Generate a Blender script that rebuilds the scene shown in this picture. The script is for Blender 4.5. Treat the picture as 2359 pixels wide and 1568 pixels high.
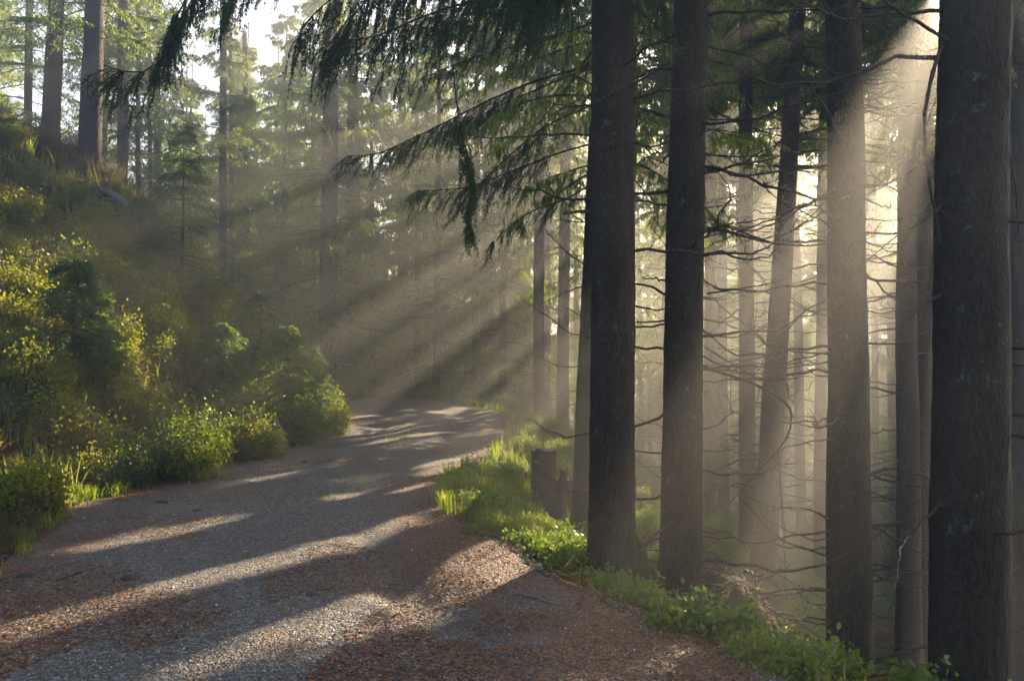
import bpy, math, random
import numpy as np
from mathutils import Vector, Matrix, Quaternion, Euler

# ------------------------------------------------------------------ camera, world, sun, exposure
for o in list(bpy.data.objects): bpy.data.objects.remove(o)
SC = bpy.context.scene
COL = SC.collection
EYE = 1.6
FD = 1957.0                     # focal length in units of the 2358 px wide view
TILT = math.atan(82.0 / FD)
cam = bpy.data.cameras.new('camera'); cam.sensor_width = 36; cam.lens = 36 * FD / 2358.0
cam.clip_start = 0.05; cam.clip_end = 2000
camo = bpy.data.objects.new('camera', cam); COL.objects.link(camo)
camo.location = (0, 0, EYE); camo.rotation_euler = (math.pi / 2 + TILT, 0, 0)
SC.camera = camo

AZ, EL = math.radians(28.6), math.radians(24.5)
SUN = Vector((math.sin(AZ) * math.cos(EL), math.cos(AZ) * math.cos(EL), math.sin(EL)))
w = bpy.data.worlds.new('World'); SC.world = w; w.use_nodes = True
nt = w.node_tree
sky = nt.nodes.new('ShaderNodeTexSky'); sky.sky_type = 'NISHITA'; sky.sun_disc = False
sky.sun_elevation = EL; sky.sun_rotation = AZ; sky.air_density = 1.0; sky.dust_density = 0.3; sky.ozone_density = 1.5
nt.links.new(sky.outputs[0], nt.nodes['Background'].inputs[0]); nt.nodes['Background'].inputs[1].default_value = 0.05
sl = bpy.data.lights.new('sun', 'SUN'); sl.energy = 5.0; sl.angle = math.radians(0.5); sl.color = (1.0, 0.80, 0.54)
so = bpy.data.objects.new('sun', sl); COL.objects.link(so); so.rotation_mode = 'QUATERNION'
so.rotation_quaternion = SUN.to_track_quat('Z', 'Y')
so.location = SUN * 60
SC.view_settings.view_transform = 'Standard'; SC.view_settings.look = 'None'
SC.view_settings.exposure = 3.05; SC.view_settings.gamma = 1.0
HAZE_DENSITY = 0.0104
HAZE_ANISO = 0.6
cy = SC.cycles
cy.use_denoising = True
try: cy.denoiser = 'OPENIMAGEDENOISE'
except Exception: pass
cy.max_bounces = 6; cy.diffuse_bounces = 3; cy.glossy_bounces = 1; cy.transmission_bounces = 3; cy.volume_bounces = 0
cy.transparent_max_bounces = 4; cy.sample_clamp_indirect = 6.0
cy.caustics_reflective = False; cy.caustics_refractive = False

rs = np.random.RandomState(7)
random.seed(7)

# ------------------------------------------------------------------ helpers
def hsh(i, j, s):
    n = (i.astype(np.int64) * 374761393 + j.astype(np.int64) * 668265263 + s * 974711) & 0x7fffffff
    n = ((n ^ (n >> 13)) * 1274126177) & 0x7fffffff
    return ((n ^ (n >> 16)) & 0xffff) / 65535.0
def vn(x, y, s=0):
    x = np.asarray(x, float); y = np.asarray(y, float)
    i = np.floor(x); j = np.floor(y); fx = x - i; fy = y - j
    fx = fx * fx * (3 - 2 * fx); fy = fy * fy * (3 - 2 * fy)
    a = hsh(i, j, s); b = hsh(i + 1, j, s); c = hsh(i, j + 1, s); d = hsh(i + 1, j + 1, s)
    return (a * (1 - fx) + b * fx) * (1 - fy) + (c * (1 - fx) + d * fx) * fy - 0.5
def fbm(x, y, s=0, o=4):
    r = 0; a = 1.0
    for k in range(o):
        r = r + a * vn(x * 2 ** k + 17.3 * k, y * 2 ** k - 9.1 * k, s + k); a *= 0.5
    return r
def norm(v): return v / np.maximum(np.linalg.norm(v, axis=-1, keepdims=True), 1e-9)

LEFT = [(-3.2, -30), (-3.4, 0), (-3.8, 4), (-4.1, 6.6), (-4.9, 9), (-5.2, 11), (-5.05, 14), (-4.7, 17), (-4.3, 20), (-4.35, 22), (-5.3, 24.6), (-8, 28), (-13, 33), (-20, 37), (-60, 50)]
RIGHT = [(2.0, -30), (1.9, 0), (1.65, 3.5), (1.25, 4.8), (0.25, 6.8), (-0.35, 8.4), (-0.9, 10.5), (-0.95, 12), (-0.3, 15.6), (0.05, 19), (0.1, 22.5), (-0.5, 25), (-1.9, 27.3), (-4.3, 29.8), (-7.5, 33.5), (-12, 38.5), (-18, 43), (-60, 57)]
def pdist(x, y, P):
    x = np.asarray(x, float); y = np.asarray(y, float)
    best = np.full(x.shape, 1e9); side = np.zeros(x.shape)
    for (x0, y0), (x1, y1) in zip(P[:-1], P[1:]):
        dx, dy = x1 - x0, y1 - y0; L2 = dx * dx + dy * dy
        t = np.clip(((x - x0) * dx + (y - y0) * dy) / L2, 0, 1)
        ex = x - x0 - t * dx; ey = y - y0 - t * dy; d = np.hypot(ex, ey)
        c = dx * ey - dy * ex           # >0: left of the line
        m = d < best - 1e-9
        best = np.where(m, d, best); side = np.where(m, np.sign(c), side)
    return best * side                  # positive = left of the polyline
def road_z(x, y):
    yy = np.clip(y + 0.35 * np.clip(-x - 6, 0, 40), -50, 28.2)
    return 0.0014 * np.clip(yy - 4, 0, 24.2) ** 2
def H(x, y, full=True):
    x = np.asarray(x, float); y = np.asarray(y, float)
    sl_ = pdist(x, y, LEFT)             # >0 on the bank
    sr_ = -pdist(x, y, RIGHT)           # >0 down the slope
    z = road_z(x, y)
    wob = 0.35 * vn(x * 0.9, y * 0.9, 3)
    s = np.maximum(sl_ + wob * np.clip(sl_, 0, 1), 0)
    far = np.clip((y - 4) / 6, 0.45, 1)
    bank = 0.35 * np.minimum(s, 0.6) + 1.12 * far * np.clip(s - 0.6, 0, 5.6) + 0.6 * far * np.clip(s - 6.2, 0, 9) + 0.12 * np.clip(s - 15.2, 0, 60)
    s2 = np.maximum(sr_, 0)
    slp = np.where(y < 10, 0.60, 0.52)
    slp = 0.60 - 0.10 * np.clip((y - 8) / 6, 0, 1) - 0.12 * np.clip((y - 24) / 8, 0, 1)
    drop = slp * np.clip(s2 - 0.35, 0, 12) + 0.22 * np.minimum(s2, 0.35) + 0.16 * np.clip(s2 - 12, 0, 50)
    z = z + bank - drop
    if full:
        on = np.clip(np.maximum(s, s2) / 0.8, 0, 1)
        z = z + on * (0.55 * fbm(x * 0.45, y * 0.45, 11, 3) + 0.10 * fbm(x * 2.6, y * 2.6, 21, 3))
        inr = 1 - on
        ul = np.clip(-sl_, 0, None); ur = np.clip(-sr_, 0, None); q_ = ul / np.maximum(ul + ur, 0.1)
        z = z - inr * 0.055 * (np.exp(-((q_ - 0.30) / 0.08) ** 2) + np.exp(-((q_ - 0.72) / 0.08) ** 2)) * np.clip((y - 7) / 4, 0, 1)
        z = z + inr * (0.05 * fbm(x * 0.8, y * 0.5, 31, 3) + 0.012 * fbm(x * 6, y * 6, 35, 2))
        # drainage dip in the right half of the road and the shoulder hump behind it
        ddx = (x + 0.75 + 0.35 * (y - 6.5)); ddy = (y - 6.6)
        z = z - 0.16 * np.exp(-(ddx / 0.28) ** 2 - (ddy / 1.3) ** 2) + 0.07 * np.exp(-((x + 0.1) / 0.5) ** 2 - ((y - 7.6) / 0.8) ** 2)
        z = z + 0.30 * np.exp(-((x - 0.5) / 0.6) ** 2 - ((y - 11.6) / 0.9) ** 2)
        # mound of roots beyond the second trunk
        z = z + (1.15 + 0.9 * vn(x * 2.2, y * 2.2, 88)) * np.exp(-((x - 2.75) / 0.8) ** 2 - ((y - 10.3) / 1.1) ** 2)
    return z
def Hs(x, y): return float(H(np.array([x]), np.array([y]))[0])

def ray(xd, yd):
    v = Vector(((xd - 1179) / FD, (784 - yd) / FD, -1.0))
    v = Euler((math.pi / 2 + TILT, 0, 0)).to_matrix() @ v
    return v
def P(xd, yd, D):
    v = ray(xd, yd); k = D / v.y
    return Vector((v.x * k, D, EYE + v.z * k))
def G(xd, yd, lo=3.0, hi=60.0):
    v = ray(xd, yd); k = np.linspace(lo, hi, 3000) / v.y
    z = EYE + v.z * k; h = H(v.x * k, v.y * k)
    i = np.argmax(z < h)
    if not (z < h).any(): i = len(k) - 1
    return Vector((v.x * k[i], v.y * k[i], h[i]))

def mk(name, chunks, mats, parent=None, smooth=False, attrs=None, loc=None):
    """chunks: list of (verts, faces, material index) -> ONE mesh object"""
    vs, fl, ft, mi = [], [], [], []; off = 0
    for v, f, m in chunks:
        if len(f) == 0: continue
        v = np.asarray(v, np.float32); f = np.asarray(f, np.int32)
        vs.append(v); fl.append((f + off).ravel()); ft.append(np.full(len(f), f.shape[1], np.int32)); mi.append(np.full(len(f), m, np.int32)); off += len(v)
    vs = np.concatenate(vs); fl = np.concatenate(fl); ft = np.concatenate(ft); mi = np.concatenate(mi)
    me = bpy.data.meshes.new(name)
    me.vertices.add(len(vs)); me.vertices.foreach_set('co', vs.ravel())
    me.loops.add(len(fl)); me.loops.foreach_set('vertex_index', fl)
    me.polygons.add(len(ft)); st = np.concatenate([[0], np.cumsum(ft)[:-1]]).astype(np.int32)
    me.polygons.foreach_set('loop_start', st); me.polygons.foreach_set('loop_total', ft)
    me.polygons.foreach_set('material_index', mi)
    me.polygons.foreach_set('use_smooth', np.full(len(ft), smooth))
    for m in mats: me.materials.append(m)
    if attrs:
        for k, a in attrs.items():
            at = me.attributes.new(k, 'FLOAT', 'POINT'); at.data.foreach_set('value', np.asarray(a, np.float32))
    me.update(calc_edges=True)
    return link(name, me, parent)
def link(name, me, parent=None):
    o = bpy.data.objects.new(name, me); COL.objects.link(o)
    if parent is not None: o.parent = parent
    return o
def tag(o, label=None, cat=None, group=None, kind=None):
    if label: o['label'] = label
    if cat: o['category'] = cat
    if group: o['group'] = group
    if kind: o['kind'] = kind
    return o
def empty(name, loc, rot=None):
    o = bpy.data.objects.new(name, None); COL.objects.link(o); o.location = loc; o.empty_display_size = 0.3
    if rot is not None: o.rotation_mode = 'QUATERNION'; o.rotation_quaternion = rot
    return o
def tube(pts, rad, k=5, cap=True):
    pts = np.asarray(pts, float); n = len(pts); rad = np.asarray(rad, float)
    t = norm(np.gradient(pts, axis=0)); ref = np.array([0, 0, 1.0]) if abs(t[0][2]) < 0.9 else np.array([1.0, 0, 0])
    a = norm(np.cross(t, ref)); b = np.cross(t, a)
    th = np.linspace(0, 2 * np.pi, k, endpoint=False)
    v = pts[:, None] + rad[:, None, None] * (a[:, None] * np.cos(th)[None, :, None] + b[:, None] * np.sin(th)[None, :, None])
    i = np.arange(n - 1)[:, None] * k; j = np.arange(k)[None]; j2 = (j + 1) % k
    f = np.stack([i + j, i + j2, i + k + j2, i + k + j], -1).reshape(-1, 4)
    return v.reshape(-1, 3), f
def merge(parts):
    vs, fs = [], []; off = 0
    for v, f in parts:
        vs.append(v); fs.append(np.asarray(f) + off); off += len(v)
    return np.concatenate(vs), np.concatenate(fs)
def rhomb(p, d, l, wd, R, nrm=None):
    n = len(p); d = norm(d); r = norm(R.normal(size=(n, 3))) if nrm is None else nrm
    s = norm(np.cross(d, r)); l = np.broadcast_to(l, (n,))[:, None]; wd = np.broadcast_to(wd, (n,))[:, None]
    m = p + d * l * 0.45
    v = np.stack([p, m + s * wd * 0.5, p + d * l, m - s * wd * 0.5], 1).reshape(-1, 3)
    return v, np.arange(4 * n).reshape(-1, 4)
def smoothpath(pts, n):
    pts = np.asarray([tuple(p) for p in pts], float)
    d = np.r_[0, np.cumsum(np.linalg.norm(np.diff(pts, axis=0), axis=1))]; u = np.linspace(0, d[-1], n)
    out = np.zeros((n, 3)); m = len(pts)
    k = np.clip(np.searchsorted(d, u, 'right') - 1, 0, m - 2); t = (u - d[k]) / np.maximum(d[k + 1] - d[k], 1e-6)
    g = lambda i: pts[np.clip(i, 0, m - 1)]
    p0, p1, p2, p3 = g(k - 1), g(k), g(k + 1), g(k + 2); t = t[:, None]
    return 0.5 * (2 * p1 + (p2 - p0) * t + (2 * p0 - 5 * p1 + 4 * p2 - p3) * t ** 2 + (3 * p1 - p0 - 3 * p2 + p3) * t ** 3)

# ------------------------------------------------------------------ materials
def mat(name):
    m = bpy.data.materials.new(name); m.use_nodes = True; n = m.node_tree
    n.nodes.clear(); o = n.nodes.new('ShaderNodeOutputMaterial'); return m, n, o
def N(n, t, **kw):
    x = n.nodes.new(t)
    for k, v in kw.items():
        if k in x.inputs.keys(): x.inputs[k].default_value = v
        else: setattr(x, k, v)
    return x
def ramp(n, src, stops):
    r = n.nodes.new('ShaderNodeValToRGB'); e = r.color_ramp.elements
    while len(e) < len(stops): e.new(0.5)
    for i, (p, c) in enumerate(stops): e[i].position = p; e[i].color = (*c, 1)
    n.links.new(src, r.inputs[0]); return r
def noise(n, scale, detail=5, rough=0.6, vec=None):
    x = N(n, 'ShaderNodeTexNoise', Scale=scale, Detail=detail, Roughness=rough)
    if vec is not None: n.links.new(vec, x.inputs['Vector'])
    return x
def mixc(n, fac, a, b):
    x = n.nodes.new('ShaderNodeMix'); x.data_type = 'RGBA'
    if hasattr(fac, 'links'): n.links.new(fac, x.inputs[0])
    else: x.inputs[0].default_value = fac
    for s, i in ((a, 6), (b, 7)):
        if hasattr(s, 'links'): n.links.new(s, x.inputs[i])
        else: x.inputs[i].default_value = (*s, 1)
    return x.outputs[2]
def foliage_mat(name, cols, trans=0.45, rough=0.45, spec=0.25):
    m, n, o = mat(name)
    g = n.nodes.new('ShaderNodeNewGeometry'); oi = n.nodes.new('ShaderNodeObjectInfo')
    nz = noise(n, 0.9, 3, 0.6, g.outputs['Position'])
    a = N(n, 'ShaderNodeMath', operation='MULTIPLY'); n.links.new(g.outputs['Random Per Island'], a.inputs[0]); a.inputs[1].default_value = 0.45
    b = N(n, 'ShaderNodeMath', operation='ADD'); n.links.new(a.outputs[0], b.inputs[0]); n.links.new(nz.outputs[0], b.inputs[1])
    c = N(n, 'ShaderNodeMath', operation='MULTIPLY_ADD'); n.links.new(oi.outputs['Random'], c.inputs[0]); c.inputs[1].default_value = 0.25; n.links.new(b.outputs[0], c.inputs[2])
    r = ramp(n, c.outputs[0], [(0.35 + 0.75 * i / max(1, len(cols) - 1) * 0.85, k) for i, k in enumerate(cols)])
    bs = N(n, 'ShaderNodeBsdfPrincipled', Roughness=rough); bs.inputs['Specular IOR Level'].default_value = spec
    n.links.new(r.outputs[0], bs.inputs['Base Color'])
    tr = n.nodes.new('ShaderNodeBsdfTranslucent')
    br = N(n, 'ShaderNodeHueSaturation', Saturation=1.15, Value=1.7); br.inputs['Hue'].default_value = 0.485
    n.links.new(r.outputs[0], br.inputs['Color']); n.links.new(br.outputs[0], tr.inputs[0])
    mx = n.nodes.new('ShaderNodeMixShader'); mx.inputs[0].default_value = trans
    n.links.new(bs.outputs[0], mx.inputs[1]); n.links.new(tr.outputs[0], mx.inputs[2]); n.links.new(mx.outputs[0], o.inputs[0])
    return m
def bark_mat(name, c0, c1, c2, bump=1.0, lichen=True):
    m, n, o = mat(name)
    tc = n.nodes.new('ShaderNodeTexCoord')
    mp = n.nodes.new('ShaderNodeMapping'); mp.inputs['Scale'].default_value = (1, 1, 0.45); n.links.new(tc.outputs['Object'], mp.inputs[0])
    n1 = noise(n, 26, 8, 0.7, mp.outputs[0]); n2 = noise(n, 2.2, 3, 0.5, mp.outputs[0])
    vo = N(n, 'ShaderNodeTexVoronoi', Scale=42.0); n.links.new(mp.outputs[0], vo.inputs['Vector'])
    r = ramp(n, n1.outputs[0], [(0.3, c0), (0.52, c1), (0.75, c2)])
    col = mixc(n, 0.4, r.outputs[0], ramp(n, n2.outputs[0], [(0.35, c0), (0.7, c2)]).outputs[0])
    if lichen:
        n3 = noise(n, 9, 6, 0.75, tc.outputs['Object']); lr = ramp(n, n3.outputs[0], [(0.60, (0, 0, 0)), (0.68, (1, 1, 1))])
        n4 = noise(n, 1.4, 2, 0.5, tc.outputs['Object']); l2 = ramp(n, n4.outputs[0], [(0.48, (0, 0, 0)), (0.62, (1, 1, 1))])
        mm = N(n, 'ShaderNodeMath', operation='MULTIPLY'); n.links.new(lr.outputs[0], mm.inputs[0]); n.links.new(l2.outputs[0], mm.inputs[1])
        col = mixc(n, mm.outputs[0], col, (0.20, 0.21, 0.15))
    bs = N(n, 'ShaderNodeBsdfPrincipled', Roughness=0.9); bs.inputs['Specular IOR Level'].default_value = 0.15
    n.links.new(col, bs.inputs['Base Color'])
    ad = N(n, 'ShaderNodeMath', operation='ADD'); n.links.new(n1.outputs[0], ad.inputs[0]); n.links.new(vo.outputs['Distance'], ad.inputs[1])
    bp = N(n, 'ShaderNodeBump', Strength=0.9 * bump, Distance=0.02); n.links.new(ad.outputs[0], bp.inputs['Height']); n.links.new(bp.outputs[0], bs.inputs['Normal'])
    n.links.new(bs.outputs[0], o.inputs[0]); return m
M = {}
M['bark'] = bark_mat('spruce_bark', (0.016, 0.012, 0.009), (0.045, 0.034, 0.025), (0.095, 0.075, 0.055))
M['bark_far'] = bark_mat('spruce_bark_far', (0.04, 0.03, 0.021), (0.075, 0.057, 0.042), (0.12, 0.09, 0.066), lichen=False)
M['dead'] = bark_mat('dead_wood', (0.035, 0.028, 0.022), (0.075, 0.06, 0.045), (0.15, 0.12, 0.09), lichen=False)
M['grey_wood'] = bark_mat('weathered_wood', (0.08, 0.075, 0.07), (0.17, 0.16, 0.15), (0.28, 0.27, 0.25), lichen=False)
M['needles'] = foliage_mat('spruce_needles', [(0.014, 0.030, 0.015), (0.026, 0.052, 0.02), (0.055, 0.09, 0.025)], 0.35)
M['needles_far'] = foliage_mat('spruce_needles_backlit', [(0.035, 0.065, 0.022), (0.08, 0.13, 0.032), (0.18, 0.23, 0.045)], 0.52)  # same needles in brighter colours, so far crowns look lit
M['leaf'] = foliage_mat('bilberry_leaves', [(0.022, 0.05, 0.012), (0.05, 0.095, 0.018), (0.12, 0.165, 0.026), (0.22, 0.21, 0.035)], 0.5)
M['leaf_green'] = foliage_mat('herb_leaves', [(0.022, 0.05, 0.014), (0.04, 0.085, 0.018), (0.085, 0.145, 0.03), (0.11, 0.15, 0.035)], 0.5)
M['grass'] = foliage_mat('grass_blades', [(0.04, 0.09, 0.012), (0.08, 0.14, 0.018), (0.14, 0.20, 0.032), (0.22, 0.24, 0.06)], 0.55)
M['young'] = foliage_mat('young_needles', [(0.025, 0.06, 0.02), (0.05, 0.10, 0.024), (0.11, 0.16, 0.03)], 0.45)

def ground_mat():
    m, n, o = mat('forest_floor'); g = n.nodes.new('ShaderNodeNewGeometry'); pos = g.outputs['Position']
    n1 = noise(n, 14, 8, 0.75, pos); n2 = noise(n, 1.1, 4, 0.6, pos); n3 = noise(n, 55, 4, 0.7, pos)
    brown = ramp(n, n1.outputs[0], [(0.3, (0.010, 0.007, 0.005)), (0.5, (0.045, 0.027, 0.016)), (0.72, (0.115, 0.070, 0.042))])
    green = ramp(n, n3.outputs[0], [(0.3, (0.02, 0.035, 0.008)), (0.7, (0.07, 0.10, 0.02))])
    at = n.nodes.new('ShaderNodeAttribute'); at.attribute_name = 'moss'
    ad = N(n, 'ShaderNodeMath', operation='ADD'); n.links.new(n2.outputs[0], ad.inputs[0]); n.links.new(at.outputs['Fac'], ad.inputs[1])
    k = ramp(n, ad.outputs[0], [(0.85, (0, 0, 0)), (1.0, (1, 1, 1))])
    col = mixc(n, k.outputs[0], brown.outputs[0], green.outputs[0])
    bs = N(n, 'ShaderNodeBsdfPrincipled', Roughness=0.95); bs.inputs['Specular IOR Level'].default_value = 0.1; n.links.new(col, bs.inputs['Base Color'])
    bp = N(n, 'ShaderNodeBump', Strength=1.0, Distance=0.12); n.links.new(n1.outputs[0], bp.inputs['Height']); n.links.new(bp.outputs[0], bs.inputs['Normal'])
    n.links.new(bs.outputs[0], o.inputs[0]); return m
def road_mat():
    m, n, o = mat('gravel_road'); g = n.nodes.new('ShaderNodeNewGeometry'); pos = g.outputs['Position']
    vo = N(n, 'ShaderNodeTexVoronoi', Scale=55.0); n.links.new(pos, vo.inputs['Vector'])
    v2 = N(n, 'ShaderNodeTexVoronoi', Scale=24.0); n.links.new(pos, v2.inputs['Vector'])
    cr = n.nodes.new('ShaderNodeSeparateColor'); n.links.new(vo.outputs['Color'], cr.inputs[0])
    grey = ramp(n, cr.outputs[0], [(0.0, (0.03, 0.027, 0.024)), (0.5, (0.08, 0.071, 0.062)), (0.85, (0.16, 0.142, 0.122)), (1.0, (0.36, 0.34, 0.31))])
    n1 = noise(n, 40, 6, 0.8, pos)
    litter = ramp(n, n1.outputs[0], [(0.3, (0.04, 0.02, 0.01)), (0.5, (0.12, 0.06, 0.03)), (0.72, (0.26, 0.13, 0.06))])
    n2 = noise(n, 1.3, 5, 0.7, pos)
    at = n.nodes.new('ShaderNodeAttribute'); at.attribute_name = 'edge'
    ad = N(n, 'ShaderNodeMath', operation='ADD'); n.links.new(n2.outputs[0], ad.inputs[0]); n.links.new(at.outputs['Fac'], ad.inputs[1])
    k = ramp(n, ad.outputs[0], [(0.5, (0.08, 0.08, 0.08)), (0.75, (1, 1, 1))])
    col = mixc(n, k.outputs[0], grey.outputs[0], litter.outputs[0])
    bs = N(n, 'ShaderNodeBsdfPrincipled', Roughness=0.75); bs.inputs['Specular IOR Level'].default_value = 0.4; n.links.new(col, bs.inputs['Base Color'])
    a2 = N(n, 'ShaderNodeMath', operation='ADD'); n.links.new(vo.outputs['Distance'], a2.inputs[0]); n.links.new(v2.outputs['Distance'], a2.inputs[1])
    bp = N(n, 'ShaderNodeBump', Strength=1.0, Distance=0.02); bp.invert = True; n.links.new(a2.outputs[0], bp.inputs['Height']); n.links.new(bp.outputs[0], bs.inputs['Normal'])
    n.links.new(bs.outputs[0], o.inputs[0]); return m
def rock_mat(name, moss=0.5):
    m, n, o = mat(name); g = n.nodes.new('ShaderNodeNewGeometry'); pos = g.outputs['Position']
    n1 = noise(n, 12, 8, 0.7, pos); n2 = noise(n, 3, 5, 0.6, pos)
    st = ramp(n, n1.outputs[0], [(0.3, (0.03, 0.03, 0.028)), (0.7, (0.10, 0.095, 0.09))])
    ms = ramp(n, noise(n, 60, 4, 0.7, pos).outputs[0], [(0.3, (0.012, 0.022, 0.006)), (0.7, (0.045, 0.07, 0.014))])
    sx = n.nodes.new('ShaderNodeSeparateXYZ'); n.links.new(g.outputs['Normal'], sx.inputs[0])
    ad = N(n, 'ShaderNodeMath', operation='MULTIPLY_ADD'); n.links.new(sx.outputs[2], ad.inputs[0]); ad.inputs[1].default_value = 0.35; n.links.new(n2.outputs[0], ad.inputs[2])
    k = ramp(n, ad.outputs[0], [(0.80 - moss * 0.6, (0, 0, 0)), (0.95 - moss * 0.6, (1, 1, 1))])
    bs = N(n, 'ShaderNodeBsdfPrincipled', Roughness=0.9); bs.inputs['Specular IOR Level'].default_value = 0.2
    n.links.new(mixc(n, k.outputs[0], st.outputs[0], ms.outputs[0]), bs.inputs['Base Color'])
    bp = N(n, 'ShaderNodeBump', Strength=0.8, Distance=0.03); n.links.new(n1.outputs[0], bp.inputs['Height']); n.links.new(bp.outputs[0], bs.inputs['Normal'])
    n.links.new(bs.outputs[0], o.inputs[0]); return m
def plain_var(name, stops, rough=0.8, spec=0.3):
    m, n, o = mat(name); g = n.nodes.new('ShaderNodeNewGeometry')
    r = ramp(n, g.outputs['Random Per Island'], stops)
    bs = N(n, 'ShaderNodeBsdfPrincipled', Roughness=rough); bs.inputs['Specular IOR Level'].default_value = spec
    n.links.new(r.outputs[0], bs.inputs['Base Color']); n.links.new(bs.outputs[0], o.inputs[0]); return m
M['ground'] = ground_mat(); M['road'] = road_mat(); M['rock'] = rock_mat('mossy_rock', 0.55); M['rock_dark'] = rock_mat('dark_rock', 0.25); M['rock_plain'] = rock_mat('road_stone', -0.6)
M['stone'] = plain_var('gravel_stones', [(0.0, (0.03, 0.029, 0.027)), (0.55, (0.10, 0.094, 0.085)), (0.9, (0.22, 0.205, 0.18)), (1.0, (0.5, 0.47, 0.42))], 0.6, 0.5)
M['litter'] = plain_var('needle_litter', [(0.0, (0.05, 0.022, 0.01)), (0.5, (0.19, 0.075, 0.028)), (1.0, (0.40, 0.18, 0.07))], 0.8, 0.2)
M['cut'] = bark_mat('cut_wood', (0.2, 0.14, 0.08), (0.32, 0.23, 0.14), (0.4, 0.3, 0.2), lichen=False)

# ------------------------------------------------------------------ ground and road
def grid_faces(nu, nv):
    i = np.arange(nu - 1)[:, None] * nv; j = np.arange(nv - 1)[None]
    return np.stack([i + j, i + nv + j, i + nv + j + 1, i + j + 1], -1).reshape(-1, 4)
def warp_axis(lo, hi, c0, c1, fine, coarse):
    a = [c0]
    while a[-1] < c1: a.append(a[-1] + fine)
    s = fine
    while a[-1] < hi: s = min(s * 1.12, coarse); a.append(a[-1] + s)
    b = [c0]; s = fine
    while b[-1] > lo: s = min(s * 1.12, coarse); b.append(b[-1] - s)
    return np.array(b[::-1][:-1] + a)
xs = warp_axis(-190, 190, -13, 8, 0.07, 6); ys = warp_axis(-60, 230, 3.5, 26, 0.09, 6)
X, Y = np.meshgrid(xs, ys, indexing='ij')
Z = H(X, Y)
dl, dr = pdist(X, Y, LEFT), pdist(X, Y, RIGHT)
inside = (dl < -0.25) & (dr > 0.25)
Z = np.where(inside, Z - 0.05, Z)
moss = np.clip(0.35 + 0.5 * vn(X * 0.7, Y * 0.7, 77) + np.where(dr < 0, 0.15, 0), 0, 0.8)
steep = (dl > 1.6) & (dl < 9) & (Y > 12)
moss = np.where(steep, moss - 0.3, moss)
g = mk('ground', [(np.stack([X, Y, Z], -1).reshape(-1, 3), grid_faces(len(xs), len(ys)), 0)], [M['ground']], smooth=True, attrs={'moss': moss.ravel()})
tag(g, kind='structure')
ROADCUT = -8.0
tv = np.concatenate([np.linspace(0, 1, 520)])
Lp = smoothpath([(a, b, 0) for a, b in LEFT[1:14]], 520); Rp = smoothpath([(a, b, 0) for a, b in RIGHT[1:17]], 520)
# match by arclength near the camera, keep both polylines reaching the same end
uu = np.linspace(0, 1, 70)
RX = Lp[:, None, 0] * (1 - uu) + Rp[:, None, 0] * uu; RY = Lp[:, None, 1] * (1 - uu) + Rp[:, None, 1] * uu
ex = 0.25
RZ = H(RX, RY) + 0.006
edge = 1 - np.minimum(uu, 1 - uu) * 2
EDG = np.clip(edge[None] ** 3 * 0.42 - 0.10 + 0.16 * (vn(RX * 1.1, RY * 0.6, 91)), -0.3, 0.6) + 0 * RX
# tyre ruts: cleaner gravel in two lines, litter ridge between
EDG = EDG + 0.05 + 0.14 * np.exp(-((uu - 0.52) / 0.07) ** 2)[None] * (RY < 40) - 0.05
# the shoulder right of the dip is all needle litter
EDG = EDG + 0.5 * np.clip((RX + 0.75 + 0.35 * (RY - 6.5)) / 0.6, 0, 1) * np.clip((9.5 - RY) / 2, 0, 1) * np.clip((RY - 4.6) / 1.5, 0, 1)
r = mk('road', [(np.stack([RX, RY, RZ], -1).reshape(-1, 3), grid_faces(520, 70), 0)], [M['road']], smooth=True, attrs={'edge': EDG.ravel()})
tag(r, kind='structure')

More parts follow.
